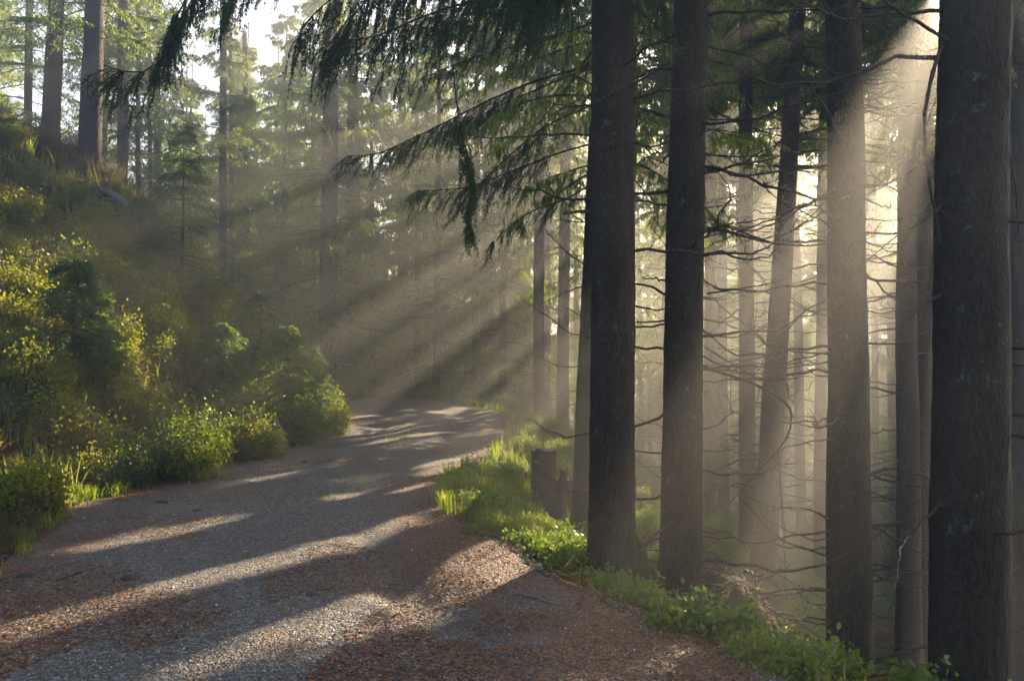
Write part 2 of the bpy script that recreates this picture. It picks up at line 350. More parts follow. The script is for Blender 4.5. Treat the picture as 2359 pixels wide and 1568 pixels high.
# ------------------------------------------------------------------ foliage generators
def crown_arrays(Ht, zb, Rmax, seed, per_m=7.0, weep=0.7, nsec=13, ntuft=8, tl=0.17, tw=0.036, pw=0.75, minL=0.25, wsp=0):
    R = np.random.RandomState(seed)
    nb = int((Ht - zb) * per_m)
    z = zb + (Ht - zb) * np.sort(R.rand(nb)) ** 0.95
    if wsp: z = np.minimum(zb + np.round((z - zb) / wsp) * wsp + R.normal(size=nb) * 0.09, Ht - 0.1)      # whorls with open air between
    f = (z - zb) / (Ht - zb)
    az = R.rand(nb) * 2 * np.pi
    L = (Rmax * (1 - f) ** pw * (0.6 + 0.5 * R.rand(nb))) * np.clip(0.5 + f * 5, 0, 1) + minL
    a = 0.25 * f + R.uniform(-0.25, 0.12, nb); b = R.uniform(0.3, 0.75, nb) * (1 - 0.6 * f); c = R.uniform(0.1, 0.4, nb)
    def bp(i, t):
        rr = L[i] * t
        return np.stack([np.cos(az[i]) * rr, np.sin(az[i]) * rr, z[i] + L[i] * (a[i] * t - b[i] * t ** 2 + c[i] * t ** 3)], -1)
    wood = []
    tt = np.linspace(0, 1, 6)
    for i in range(nb):
        p = bp(np.full(6, i), tt); wood.append(tube(p, np.linspace(0.010 + 0.009 * L[i], 0.004, 6), 3))
    i = np.repeat(np.arange(nb), nsec); t = R.uniform(0.12, 1.0, len(i)) ** 0.85
    base = bp(i, t); sgn = R.choice([-1, 1], len(i)); ang = az[i] + sgn * R.uniform(0.5, 1.25, len(i))
    ls = (L[i] * 0.42 * (1 - 0.65 * t) + 0.14) * R.uniform(0.6, 1.3, len(i)); ls = np.minimum(ls, 1.1)
    dz = R.uniform(-0.5, 0.05, len(i))
    sd = np.stack([np.cos(ang), np.sin(ang), dz], -1)
    k = np.repeat(np.arange(len(i)), ntuft); u = R.rand(len(k))
    pos = base[k] + sd[k] * (ls[k] * u)[:, None]; pos[:, 2] -= 0.45 * ls[k] * u ** 2
    d = sd[k] * (1 - weep) * 1.2 + np.array([0, 0, -1.0]) * weep + R.normal(size=pos.shape) * 0.33
    l = tl * R.uniform(0.55, 1.5, len(k))
    v, fc = rhomb(pos, d, l, tw * R.uniform(0.7, 1.3, len(k)), R)
    wv, wf = merge(wood)
    return (v, fc), (wv, wf)
CROWNS = {}; ARR = {}
def crown(kind):
    if kind in CROWNS: return CROWNS[kind]
    spec = {
        'high_a': dict(Ht=24, zb=8.0, Rmax=2.9, seed=1, wsp=1.0, per_m=8, nsec=16, ntuft=12, tw=0.095, tl=0.24), 'high_b': dict(Ht=24, zb=9, Rmax=2.6, seed=2, wsp=0.85, per_m=8, nsec=16, ntuft=12, tw=0.095, tl=0.24),  # crowns above the frame, tufts widened to block sunlight
        'top_a': dict(Ht=24, zb=10.5, Rmax=2.9, seed=11, wsp=0.7, per_m=10, nsec=17, ntuft=22, tw=0.036, tl=0.15, weep=0.8), 'top_b': dict(Ht=24, zb=9.5, Rmax=2.7, seed=12, wsp=0.6, per_m=10, nsec=17, ntuft=22, tw=0.036, tl=0.15),
        'mid_a': dict(Ht=24, zb=4.2, Rmax=3.1, seed=3, wsp=0.85, per_m=7.5, nsec=17, ntuft=17, tw=0.028, tl=0.15), 'mid_b': dict(Ht=24, zb=5.5, Rmax=2.9, seed=4, wsp=0.85, per_m=7.5, weep=0.85, nsec=17, ntuft=17, tw=0.028, tl=0.15),
        'low_a': dict(Ht=22, zb=0.9, Rmax=3.5, seed=5, per_m=7.5, weep=0.9, nsec=20, ntuft=15, tw=0.03), 'low_b': dict(Ht=20, zb=1.2, Rmax=3.0, seed=6, per_m=8, weep=0.65, nsec=20, ntuft=15, tw=0.03),
    }[kind]
    (v, f), (wv, wf) = crown_arrays(**spec)
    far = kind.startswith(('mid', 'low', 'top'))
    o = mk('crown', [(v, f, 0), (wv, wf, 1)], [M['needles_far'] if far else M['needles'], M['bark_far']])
    o.data['kind'] = kind; ARR[kind] = ((v, f), (wv, wf), far); CROWNS[kind] = o.data; bpy.data.objects.remove(o); return CROWNS[kind]

def trunk_arrays(Lt, r0, r1, ztop, sides, step, seed, flare=0.35, wob=0.03):
    """radius r0 at the ground, r1 at height ztop, tapering to nothing at Lt"""
    z = [-0.6]
    while z[-1] < min(ztop, Lt): z.append(z[-1] + step)
    while z[-1] < Lt - 0.9: z.append(z[-1] + 0.9)
    z.append(Lt); z = np.array(z); R = np.random.RandomState(seed)
    r = np.where(z < ztop, r0 + (r1 - r0) * np.clip(z, 0, None) / ztop, r1 * (1 - (z - ztop) / (Lt - ztop)) ** 0.9)
    r = np.maximum(r, 0.01)
    th = np.linspace(0, 2 * np.pi, sides, endpoint=False)
    ph = R.rand() * 6.28; nl = R.randint(4, 7)
    fl = np.exp(-np.clip(z, -0.3, None) / 0.30)[:, None] * flare * (0.55 + 0.45 * np.cos(nl * th + ph)[None] + 0.25 * np.cos((nl + 2) * th - ph)[None])
    TH, ZZ = np.meshgrid(th, z)
    cx, sx = np.cos(TH) * 3.0, np.sin(TH) * 3.0
    nzz = fbm(cx + 7.7 * seed, sx + ZZ * 1.1, seed, 3) * 0.08 + fbm(cx * 4 + ZZ * 2.1, sx * 4 + ZZ * 7, seed + 9, 3) * 0.045
    rr = r[:, None] * (1 + fl + nzz)
    ax = wob * fbm(z * 0.35, z * 0 + seed, seed + 3, 2); ay = wob * fbm(z * 0.35 + 50, z * 0 + seed, seed + 5, 2)
    k0 = np.interp(0, z, ax), np.interp(0, z, ay)
    v = np.stack([rr * np.cos(TH) + (ax - k0[0])[:, None], rr * np.sin(TH) + (ay - k0[1])[:, None], ZZ], -1).reshape(-1, 3)
    n = len(z); i = np.arange(n - 1)[:, None] * sides; j = np.arange(sides)[None]; j2 = (j + 1) % sides
    f = np.stack([i + j, i + j2, i + sides + j2, i + sides + j], -1).reshape(-1, 4)
    return v, f

# dead side branches, a pool of shapes sharing their mesh data
def dead_arrays(L, r, seed, twigs=5):
    R = np.random.RandomState(seed); n = 14; t = np.linspace(0, 1, n)
    sag = R.uniform(0.05, 0.3); up = R.uniform(0.1, 0.4); bend = R.uniform(-0.3, 0.3)
    y = bend * t ** 2 + 0.03 * np.cumsum(R.normal(size=n)) * t; zz = -sag * t + up * t ** 2.4 + 0.015 * np.cumsum(R.normal(size=n))
    p = np.stack([t, y, zz], -1) * L
    parts = [tube(p, r * (1 - t) ** 0.8 + 0.0022, 5)]
    for k in range(twigs):
        i = R.randint(3, n - 1); l = L * R.uniform(0.12, 0.45) * (1.15 - t[i]); s = R.choice([-1, 1])
        tt = np.linspace(0, 1, 7)[:, None]
        d = np.array([R.uniform(0.4, 1.0), s * R.uniform(0.2, 0.9), R.uniform(-0.6, 0.7)])
        q = p[i] + d * l * tt + np.array([0, 0, R.uniform(-0.2, 0.45)]) * l * tt ** 2
        parts.append(tube(q, np.linspace(max(0.0028, r * 0.4 * (1 - t[i])), 0.0016, 7), 4))
    return merge(parts)
DEAD = []
for k in range(16):
    L = [0.35, 0.6, 0.9, 1.1, 1.3, 1.6, 1.9, 2.2][k % 8]
    o = mk('dead_branch', [(*dead_arrays(L, 0.004 + 0.0055 * L, 100 + k, 2 + int(L * 5)), 0)], [M['dead']], smooth=True)
    DEAD.append((L, o.data)); bpy.data.objects.remove(o)

def leafy_arrays(pts, r0, seed, dens=34, seclen=0.55, weep=0.75, tert=0.14, start=0.12, hi=True):
    """a living spruce limb along pts: side twigs, hanging twiglets, needles"""
    R = np.random.RandomState(seed); n = 40; p = smoothpath(pts, n)
    Ltot = np.linalg.norm(np.diff(p, axis=0), axis=1).sum(); tan = norm(np.gradient(p, axis=0))
    wood = [tube(p, np.linspace(r0, 0.004, n), 6)]
    ns = int(dens * Ltot); pos_, dir_, len_ = [], [], []
    for k in range(ns):
        t = start + (1 - start) * R.rand(); i = min(n - 1, int(t * (n - 1))); b = p[i]; T = tan[i]
        side = norm(np.cross(T, [0, 0, 1.0])) * R.choice([-1, 1])
        l = seclen * R.uniform(0.35, 1.15) * (1.0 - 0.55 * t)
        d = norm(T * R.uniform(0.3, 0.9) + side * R.uniform(0.2, 0.9) * (1.0 - 0.5 * weep) + np.array([0, 0, -1]) * R.uniform(0.1, 1.2) * weep)
        u = np.linspace(0, 1, 8)[:, None]
        q = b + d * l * u + np.array([0, 0, -0.55 * weep]) * l * u ** 2 + 0.012 * np.cumsum(R.normal(size=(8, 3)), axis=0) * l / 0.4
        wood.append(tube(q, np.linspace(0.0038, 0.0018, 8), 3))
        m = max(3, int(l / 0.028)); uu_ = R.rand(m) ** 0.8
        idx = np.clip((uu_ * 7).astype(int), 0, 6); fr = (uu_ * 7 - idx)[:, None]
        qb = q[idx] * (1 - fr) + q[idx + 1] * fr
        dd = norm(d + np.array([0, 0, -0.9]) * weep * uu_[:, None] + R.normal(size=(m, 3)) * 0.45 + np.array([0, 0, -0.5]) * weep)
        ll = tert * R.uniform(0.4, 1.2, m)
        pos_.append(qb); dir_.append(dd); len_.append(ll)
        # the twig tip itself carries needles
        pos_.append(q[3:7]); dir_.append(norm(q[4:8] - q[3:7])); len_.append(np.full(4, l / 7 * 1.2))
    pos = np.concatenate(pos_); d = np.concatenate(dir_); l = np.concatenate(len_)
    nn = 9 if hi else 5
    k = np.repeat(np.arange(len(pos)), nn); u = R.rand(len(k))
    rnd = norm(np.cross(d[k], norm(R.normal(size=(len(k), 3)))))
    nb = pos[k] + d[k] * (l[k] * u)[:, None]
    nd = norm(d[k] * 0.9 + rnd * 0.9)
    v, f = rhomb(nb, nd, 0.024 * R.uniform(0.7, 1.3, len(k)), 0.0065, R)
    # thin stems of the twiglets
    v2, f2 = rhomb(pos, d, l, 0.005, R)
    vv, ff = merge([(v, f), (v2, f2)])
    return (vv, ff), merge(wood)

TREES = {}
def make_tree(name, label, group, base, top, D, wb, wt, kind, Ht=24, seed=0, cat='tree', near=False, dead=0, dead_z=(0.3, 9), dead_scale=1.0, crown_scale=1.0, gz=None, low=None, faraz=None):
    """base/top = (xd, yd) of the trunk axis in the 2358 px view; wb/wt = widths there (view px)"""
    pb = P(base[0], base[1], D); pb.z = Hs(pb.x, pb.y) if gz is None else gz
    pt = P(top[0], top[1], D)
    ax = (pt - P(base[0], base[1], D)); ax.y = 0.0
    ax.normalize()
    q = Vector((0, 0, 1)).rotation_difference(ax)
    root = empty(name, pb, q); tag(root, label, cat, group)
    r0 = wb / FD * D / 2; r1 = wt / FD * D / 2; zt = max(1.5, (pt.z - pb.z))
    sides, step = (40, 0.07) if near else (16, 0.3)
    v, f = trunk_arrays(Ht, r0, r1, zt, sides, step, seed + 1, flare=0.35)
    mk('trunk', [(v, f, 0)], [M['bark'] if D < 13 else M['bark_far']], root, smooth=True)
    c = link('crown', crown(kind), root); s = Ht / 24.0
    c.scale = (crown_scale, crown_scale, s); c.rotation_euler = (0, 0, seed * 1.7)
    R = random.Random(seed * 13 + 5)
    for k in range(dead):
        z = R.uniform(*dead_z); a = R.uniform(0, 6.283)
        if R.random() < 0.75: a = R.choice([0, math.pi]) + R.gauss(0, 0.55)
        L, me = R.choice(DEAD)
        o = link('dead_branch', me, root)
        rad = r0 + (r1 - r0) * min(1, z / zt)
        o.location = (math.cos(a) * rad * 0.85, math.sin(a) * rad * 0.85, z)
        o.rotation_euler = (R.uniform(-0.6, 0.6), R.uniform(-0.25, 0.2), a)
        sc = dead_scale * R.uniform(0.7, 1.2); o.scale = (sc, sc, sc)
    TREES[name + str(seed)] = root
    return root
def local(root, pts):
    m = Matrix.Translation(root.location) @ root.rotation_quaternion.to_matrix().to_4x4(); mi = m.inverted()
    return [tuple(mi @ Vector(p)) for p in pts]
def limb(root, pts, r0, seed, twigs=4, name='dead_branch', bare=True, lab=None, **kw):
    lp = local(root, [P(*p) for p in pts])
    if bare:
        R = np.random.RandomState(seed); n = 26; p = smoothpath(lp, n); L = np.linalg.norm(np.diff(p, axis=0), axis=1).sum()
        parts = [tube(p, np.linspace(r0, kw.get('r1', 0.003), n) * (1 + 0.12 * R.normal(size=n)), 7)]
        for k in range(twigs):
            i = R.randint(4, n - 2); l = L * R.uniform(0.1, 0.3); u = np.linspace(0, 1, 7)[:, None]
            d = norm(p[i + 1] - p[i]) * R.uniform(0.3, 0.9) + R.normal(size=3) * 0.5
            qd = p[i] + d * l * u + np.array([0, 0, R.uniform(-0.3, 0.3)]) * l * u ** 2
            parts.append(tube(qd, np.linspace(0.004, 0.0017, 7), 4))
        o = mk(name, [(*merge(parts), 0)], [M['dead']], root, smooth=True)
    else:
        (v, f), (wv, wf) = leafy_arrays(lp, r0, seed, **kw)
        o = mk(name, [(wv, wf, 0)], [M['bark']], root, smooth=True)
        mk('foliage', [(v, f, 0)], [M['needles']], o)
    if lab: o['label'] = lab
    return o

# ------------------------------------------------------------------ the trunks of the right side
GF = 'spruces along the road edge'
t1 = make_tree('spruce_tree', 'thick dark spruce trunk rising from the verge, leafy boughs hanging over the road', None, (1410, 1385), (1412, 0), 7.9, 106, 94, 'high_a', 25, 1, near=True, dead=9, dead_z=(1.5, 8))
t2 = make_tree('spruce_tree', 'dark straight spruce trunk just right of the thickest roadside trunk', None, (1563, 1420), (1594, 0), 8.7, 96, 80, 'high_b', 25, 2, near=True, dead=48, dead_z=(0.6, 8))
t3 = make_tree('spruce_tree', 'tall spruce full of bare dead side branches with a mossy pale-spotted foot', None, (1958, 1568), (1944, 0), 9.6, 104, 76, 'high_b', 25, 3, near=True, dead=105, dead_z=(0.8, 9), dead_scale=1.0)
t4 = make_tree('spruce_tree', 'widest black spruce trunk at the right side, nearest to the camera', None, (2226, 1568), (2240, 0), 5.4, 172, 152, 'high_a', 25, 4, near=True, dead=9, dead_z=(1.4, 6))
c5 = make_tree('spruce_tree', 'slightly leaning grey trunk half hidden behind the thick roadside spruce', None, (1336, 1180), (1392, 0), 11.4, 50, 44, 'mid_b', 23, 5, near=True, dead=10, dead_z=(2, 8))
GH = 'hazy trunks on the slope below the road'
right = [
    ('slim pale trunk standing directly beyond the second dark trunk', (1636, 1250), (1640, 0), 21, 34, 26, 'top_a', 16),
    ('thin far trunk just right of the slim pale trunk behind the dark one', (1668, 1250), (1660, 0), 25, 26, 16, 'top_b', 14),
    ('straight sunlit beige trunk left of the leaning one', (1722, 1285), (1716, 0), 17.5, 40, 28, 'top_b', 26),
    ('beige trunk leaning to the right over the root mound', (1757, 1350), (1838, 0), 15.5, 60, 34, 'top_a', 26),
    ('thin trunk partly hidden by the spruce with dead branches', (1888, 1440), (1906, 0), 18.5, 28, 24, 'top_b', 22),
    ('smooth grey trunk between the dead-branched spruce and the widest trunk', (2094, 1568), (2086, 0), 14.0, 56, 36, 'top_a', 26),
    ('brown trunk touching the left edge of the widest black trunk', (2142, 1568), (2126, 0), 15.0, 50, 34, 'top_b', 16),
    ('dim trunk at the right picture border behind the widest trunk', (2344, 1568), (2344, 0), 13.0, 52, 40, 'top_a', 12),
    ('thin dim trunk just right of the widest black trunk', (2308, 1568), (2290, 0), 17.0, 30, 24, 'top_b', 8),
    ('narrow trunk seen left of the grey trunk in the sunbeam', (2020, 1500), (2010, 0), 27.0, 16, 12, 'top_b', 6),
]
for k, (lab, b, t, D, wb, wt, kind, nd) in enumerate(right):
    make_tree('spruce_tree', lab, GH, b, t, D, wb, wt, kind, 23 + k % 3, 20 + k, dead=int(nd * 1.8), dead_z=(1, 10), dead_scale=1.2)
centre = [
    ('broad shaded trunk behind the left bushes where the road bends', (752, 900), (768, 0), 31, 44, 30, 'low_a'),
    ('dark trunk right of the broad trunk at the road bend', (818, 905), (812, 0), 34, 38, 22, 'low_b'),
    ('trunk standing behind the far road edge under the hanging green twig', (1118, 905), (1130, 0), 33, 34, 25, 'low_b'),
    ('hazy trunk in the sunbeams left of the roadside spruces', (1294, 930), (1306, 0), 27, 30, 20, 'mid_b'),
    ('thin trunk in the haze at the middle of the far road edge', (1028, 905), (1022, 0), 38, 26, 16, 'low_a'),
    ('thin trunk close left of the trunk with the hanging twig', (935, 900), (925, 0), 36, 24, 16, 'low_b'),
    ('slender trunk in the haze beside the leaning grey trunk', (1210, 925), (1220, 0), 35, 20, 14, 'low_a'),
]
for k, (lab, b, t, D, wb, wt, kind) in enumerate(centre):
    make_tree('spruce_tree', lab, 'spruces beyond the road bend', b, t, D, wb, wt, kind, 22 + (k * 7) % 4, 50 + k, dead=5, dead_z=(1, 8), dead_scale=1.3)
left = [
    ('thick trunk with a flared foot on top of the left bank', (206, 370), (216, 0), 20.0, 52, 38, 'mid_b', 0.9),
    ('trunk at the far left on top of the bank', (116, 290), (128, 0), 23.0, 42, 34, 'mid_a', 0.9),
    ('thinner trunk right of the flared trunk on the bank', (282, 400), (284, 0), 24.0, 26, 22, 'mid_b', 0.8),
    ('thin straight pole-like trunk beyond the grey fallen wood', (321, 420), (322, 0), 28.0, 12, 9, 'mid_a', 0.7),
    ('very thin trunk left of the tall sapling', (357, 420), (352, 0), 30.0, 10, 8, 'mid_b', 0.7),
    ('straight bluish trunk in the gap of sky at upper left', (518, 560), (518, 0), 30.0, 19, 15, 'mid_b', 0.7),
    ('slim trunk close right of the bluish trunk', (540, 560), (538, 0), 33.0, 10, 8, 'mid_a', 0.6),
    ('dim trunk between the bluish trunk and the hanging boughs', (574, 560), (570, 0), 36.0, 14, 10, 'low_b', 0.8),
    ('dim slim trunk left of the far left trunk on the bank', (66, 270), (70, 0), 29.0, 20, 16, 'mid_a', 0.8),
]
for k, (lab, b, t, D, wb, wt, kind, cs) in enumerate(left):
    make_tree('spruce_tree', lab, 'spruces on the left bank', b, t, D, wb, wt, kind, 14.5 + k % 3, 70 + k, dead=4, dead_z=(1, 6), dead_scale=1.1, crown_scale=cs)

# ------------------------------------------------------------------ far spruces, crown and trunk meshes shared
FT = []
for k in range(3):
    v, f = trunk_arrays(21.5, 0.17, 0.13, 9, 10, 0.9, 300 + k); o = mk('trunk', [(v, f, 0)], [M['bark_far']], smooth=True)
    FT.append(o.data); bpy.data.objects.remove(o)
def far_tree(x, y, kind, s, label, group, R):
    root = empty('spruce_tree', (x, y, Hs(x, y))); root.rotation_euler = (R.gauss(0, 0.015), R.gauss(0, 0.015), R.uniform(0, 6.28))
    sz = min(s * R.uniform(0.9, 1.1), (25.5 - root.location.z) / 22.5); root.scale = (s, s, sz); tag(root, label, 'tree', group)
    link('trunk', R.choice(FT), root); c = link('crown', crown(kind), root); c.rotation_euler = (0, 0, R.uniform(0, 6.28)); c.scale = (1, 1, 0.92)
R = random.Random(42); placed = []
def scatter(n, xr, yr, kinds, label, group, mind=2.6, smin=0.75, smax=1.05, cond=None, big=False):
    c = 0; tries = 0
    while c < n and tries < 4000:
        tries += 1; y = R.uniform(*yr); x = R.uniform(xr[0], xr[1]) * y
        if cond and not cond(x, y): continue
        if any((x - a) ** 2 + (y - b) ** 2 < mind * mind for a, b in placed): continue
        L_, R_ = float(pdist(np.array([x]), np.array([y]), LEFT)[0]), float(pdist(np.array([x]), np.array([y]), RIGHT)[0])
        if L_ < 1.0 and R_ > -1.2: continue
        u = x * math.cos(AZ) - y * math.sin(AZ); wd = x * math.sin(AZ) + y * math.cos(AZ); sc_ = R.uniform(smin, smax)
        if u < 3 and wd < 60 and x > -1 and not big: sc_ *= 0.62 if (u > -5 and wd < 40) else 1.0          # trees towards the sun shortened so its light passes over them
        placed.append((x, y)); far_tree(x, y, R.choice(kinds), sc_, label, group, R); c += 1
scatter(16, (0.03, 0.5), (23, 37), ['top_a', 'top_b'], 'added slim bare-stemmed spruce, high crown blocking the sun over the slope', 'added sun-blocking spruces between road and slope', 1.7, 0.95, 1.1, big=True)  # extra trees added to shade the air and road
scatter(12, (-0.24, 0.0), (30, 36), ['low_a', 'low_b'], 'dense green spruce with boughs down to the ground just behind the bend', 'spruces right behind the bend', 2.0)
scatter(32, (-0.42, -0.18), (31, 50), ['low_a', 'low_b'], 'green spruce in the gap between the bank trees and the bend', 'spruces between bank and bend', 2.0)
scatter(34, (-0.30, 0.18), (31, 66), ['low_a', 'low_b', 'mid_b'], 'hazy green spruce of the dense stand beyond the road bend', 'far spruces beyond the bend', 2.8)
scatter(100, (0.13, 0.74), (25, 66), ['low_a', 'low_a', 'low_b'], 'pale hazy spruce far down the slope among the right-hand trunks', 'far spruces down the slope', 3.0)
scatter(30, (-0.68, -0.28), (31, 58), ['low_a', 'low_b', 'mid_b'], 'bluish far spruce behind the top of the left bank', 'far spruces behind the bank', 3.2)

scatter(40, (-0.7, 0.72), (66, 115), ['low_a', 'low_b'], 'faint spruce of the farthest misty forest', 'farthest misty spruces', 3.6, 0.9, 1.2, cond=lambda x, y: not -0.25 < x / y < 0.10)

# ------------------------------------------------------------------ made-up holes cut through the crowns to place sunbeams and light patches
GAPS = [ # x, y in the view, depth, radius
 (900, 200, 16, .17), (900, 335, 16, .18), (900, 450, 14, .12), (900, 560, 16, .17), (900, 690, 17, .25), (900, 800, 19, .12), (1000, 890, 20, .2), (1180, 560, 13, .12), (1200, 800, 15, .16), (560, 440, 17, .16),
 (420, 330, 18, .22), (350, 150, 16, .22), (250, 700, 13, .35), (550, 950, 14.5, .35), (60, 900, 10, .28), (200, 1000, 10, .25), (330, 780, 14, .3), (480, 620, 16.5, .3), (740, 930, 19, .4), (520, 1010, 13, .25), (1180, 980, 16, .35),
 (700, 120, 28, .4), (450, 200, 28, .4), (1200, 640, 14, .2), (1230, 860, 17, .3),
 (1940, 400, 4.0, .26), (2080, 300, 5.4, .22), (1850, 620, 9.0, .3), (1700, 700, 12, .45), (1800, 900, 14, .5), (1560, 600, 12, .35), (1650, 1000, 16, .5), (1690, 880, 19, .8), (1500, 900, 15, .6), (2080, 700, 13, .4), (1400, 800, 20, .5), (1760, 560, 18, .6), (2040, 1000, 16, .5), (1480, 1250, 11, .3), (1700, 1320, 10.5, .45), (1850, 1430, 12, .4),
 (430, 850, 12.6, .6), (60, 620, 12, .6), (160, 570, 13, .45), (600, 800, 16, .35), (80, 760, 11, .4), (700, 870, 17.5, .5), (640, 680, 17.5, .4), (400, 480, 17.5, .35), (460, 350, 19, .3), (40, 290, 20, .4), (120, 690, 13, .3), (300, 900, 12, .3),
]
GGAPS = [(500, 1235, .32), (860, 1190, .3), (640, 1300, .28), (300, 1330, .3), (150, 1440, .28), (60, 1200, .3), (250, 1140, .3), (600, 1035, .35), (1130, 1110, .55), (1250, 1050, .3), (1000, 1075, .22), (800, 960, .45), (1050, 950, .4), (620, 1100, .2), (1000, 1130, .2), (800, 1480, .16), (1040, 1390, .12), (560, 1440, .22), (400, 1500, .2), (1100, 1180, .25), (1350, 1230, .2), (1120, 920, .4), (1250, 930, .35), (1640, 1540, .15), (180, 420, .35), (950, 1000, .25), (760, 1250, .3)]
SH = [(np.array(P(a, b, c)), r_ * (1.22 if a > 1380 else 1.2 if (a < 760 and b > 450) else 1.1)) for a, b, c, r_ in GAPS] + [(np.array(G(a, b)), r_) for a, b, r_ in GGAPS]
SV = np.array(SUN)
bpy.context.view_layer.update()
def nudge():
    # slide each opening sideways so that no stem stands in it
    T = []
    for o in COL.objects:
        if o.name.split('.')[0] == 'spruce_tree':
            b = np.array(o.matrix_world.translation)
            near = o.get('label', '') != '' and o.rotation_mode == 'QUATERNION'
            ax = np.array((o.matrix_world.to_3x3() @ Vector((0, 0, 1))).normalized()); T.append((b, ax, 0.17 if near else 0.14))
    a1 = np.array([math.cos(AZ), -math.sin(AZ), 0.0]); out = []
    for p, r_ in SH:
        best = None
        for du in sorted(np.linspace(-0.6, 0.6, 25), key=abs):
            q = p + a1 * du; blk = 0
            for b, ax, tr in T:
                k = np.dot(b[:2] - q[:2], [math.sin(AZ), math.cos(AZ)])
                if k < 0.5: continue
                zz = q[2] + k * math.tan(EL) - b[2]
                if zz > 21 or zz < -0.5: continue
                uu_ = np.dot((b + ax * zz)[:2] - q[:2], a1[:2]); w_ = tr * (1 - zz / 24)
                blk += max(0.0, min(r_, uu_ + w_) - max(-r_, uu_ - w_))
            c = blk + 0.10 * abs(du)
            if best is None or c < best[0] - 1e-6: best = (c, q)
        out.append((best[1], r_))
    return out
SH = nudge()
def open_gaps():
    R = np.random.RandomState(17); n_ = 0
    for o in [o for o in COL.objects if o.name.split('.')[0] == 'crown' and 'kind' in o.data.keys()]:
        (v, f), (wv, wf), far = ARR[o.data['kind']]
        mw = np.array(o.matrix_world); A, t0 = mw[:3, :3], mw[:3, 3]
        if np.dot(t0, SV) < 1: continue
        lo, hi = t0, t0 + A @ np.array([0, 0, 24.0])
        cen = None; keep = None; kw_ = None
        for p, r_ in SH:
            # horizontal distance of the tree axis from the shaft
            uv = np.array([math.cos(AZ), -math.sin(AZ)]); du = np.dot(t0[:2] - p[:2], uv)
            if abs(du) > 4.2 + r_: continue
            k = np.dot(t0[:2] - p[:2], [math.sin(AZ), math.cos(AZ)])
            if k < 0 or p[2] + k * math.tan(EL) > hi[2] + 2: continue
            if cen is None:
                cen = v.reshape(-1, 4, 3).mean(1) @ A.T + t0; keep = np.ones(len(cen), bool); cw = wv[wf].mean(1) @ A.T + t0; kw_ = np.ones(len(cw), bool); jit = 0.9 + 0.2 * R.rand(len(cen))
            d = cen - p; al = d @ SV; dist = np.linalg.norm(d - al[:, None] * SV, axis=1)
            keep &= ~((dist < r_ * jit) & (al > 0.5))
            d = cw - p; al = d @ SV; kw_ &= ~((np.linalg.norm(d - al[:, None] * SV, axis=1) < r_ + 0.1) & (al > 0.5))
        if keep is not None and (~keep).sum() > 20:
            vv = v.reshape(-1, 4, 3)[keep].reshape(-1, 3); ff = np.arange(len(vv)).reshape(-1, 4)
            q = mk('crown', [(vv, ff, 0), (wv, wf[kw_], 1)], [M['needles_far'] if far else M['needles'], M['bark_far']]); o.data = q.data; bpy.data.objects.remove(q); n_ += 1
    print('opened', n_)
open_gaps()

# ------------------------------------------------------------------ limbs drawn one by one
leafy = [
    ([(1395, -190, 7.8), (1250, -40, 7.4), (1045, 15, 7.0), (960, 45, 6.8), (860, 85, 6.6), (745, 100, 6.4)], 0.020, dict(dens=38, seclen=0.7, weep=0.95)),
    ([(1395, -420, 7.8), (1150, -230, 7.2), (900, -90, 6.8), (760, 0, 6.6), (690, 70, 6.5)], 0.022, dict(dens=38, seclen=0.7, weep=0.95)),
    ([(1395, -560, 7.8), (1000, -420, 7.0), (640, -160, 6.6), (440, -10, 6.3), (400, 60, 6.2), (370, 140, 6.1), (310, 170, 6.0), (238, 150, 6.0)], 0.024, dict(dens=36, seclen=0.6, weep=0.9, start=0.45)),
    ([(1395, -500, 7.8), (1050, -330, 7.4), (760, -170, 7.2), (600, -60, 7.1), (520, 10, 7.0)], 0.020, dict(dens=34, seclen=0.65, weep=0.8, start=0.4)),
    ([(1385, -120, 7.8), (1200, -30, 7.6), (1100, -5, 7.5), (1010, 60, 7.4)], 0.018, dict(dens=38, seclen=0.75, weep=1.0)),
    ([(1395, -330, 7.8), (1180, -200, 7.5), (980, -90, 7.3), (860, -10, 7.2), (790, 60, 7.1), (740, 130, 7.0)], 0.020, dict(dens=38, seclen=0.7, weep=1.0, start=0.35)),
    ([(1395, -250, 7.8), (1250, -170, 7.7), (1120, -110, 7.6), (980, -60, 7.5), (900, 0, 7.4)], 0.018, dict(dens=36, seclen=0.75, weep=1.0, start=0.25)),
    ([(1395, -150, 7.8), (1300, -90, 7.7), (1180, -70, 7.7), (1090, -40, 7.6)], 0.016, dict(dens=44, seclen=0.75, weep=0.95, start=0.2)),
    ([(1425, -130, 7.9), (1490, -60, 7.5), (1530, 20, 7.2)], 0.014, dict(dens=40, seclen=0.65, weep=1.0)),
]
for k, (pts, r0, kw) in enumerate(leafy):
    limb(t1, pts, r0, 400 + k, name='branch', bare=False, **kw)
limb(t1, [(1040, 130, 7.3), (1052, 240, 7.2), (1068, 330, 7.2), (1090, 410, 7.2), (1078, 480, 7.2), (1088, 540, 7.2)], 0.007, 420, name='branch', bare=False, dens=42, seclen=0.42, weep=0.9, tert=0.10, start=0.3, lab='hanging twig thick with green needles and moss')
limb(t1, [(1040, -60, 7.4), (1043, 40, 7.35), (1040, 132, 7.3)], 0.005, 421, twigs=3)
limb(t1, [(1370, 237, 7.45), (1420, 213, 7.3), (1470, 188, 7.2), (1541, 143, 7.0)], 0.016, 430, twigs=4, r1=0.007)
limb(t1, [(1366, 487, 7.9), (1330, 488, 7.8), (1296, 492, 7.7)], 0.019, 431, twigs=0, r1=0.013, lab='short broken branch stub')
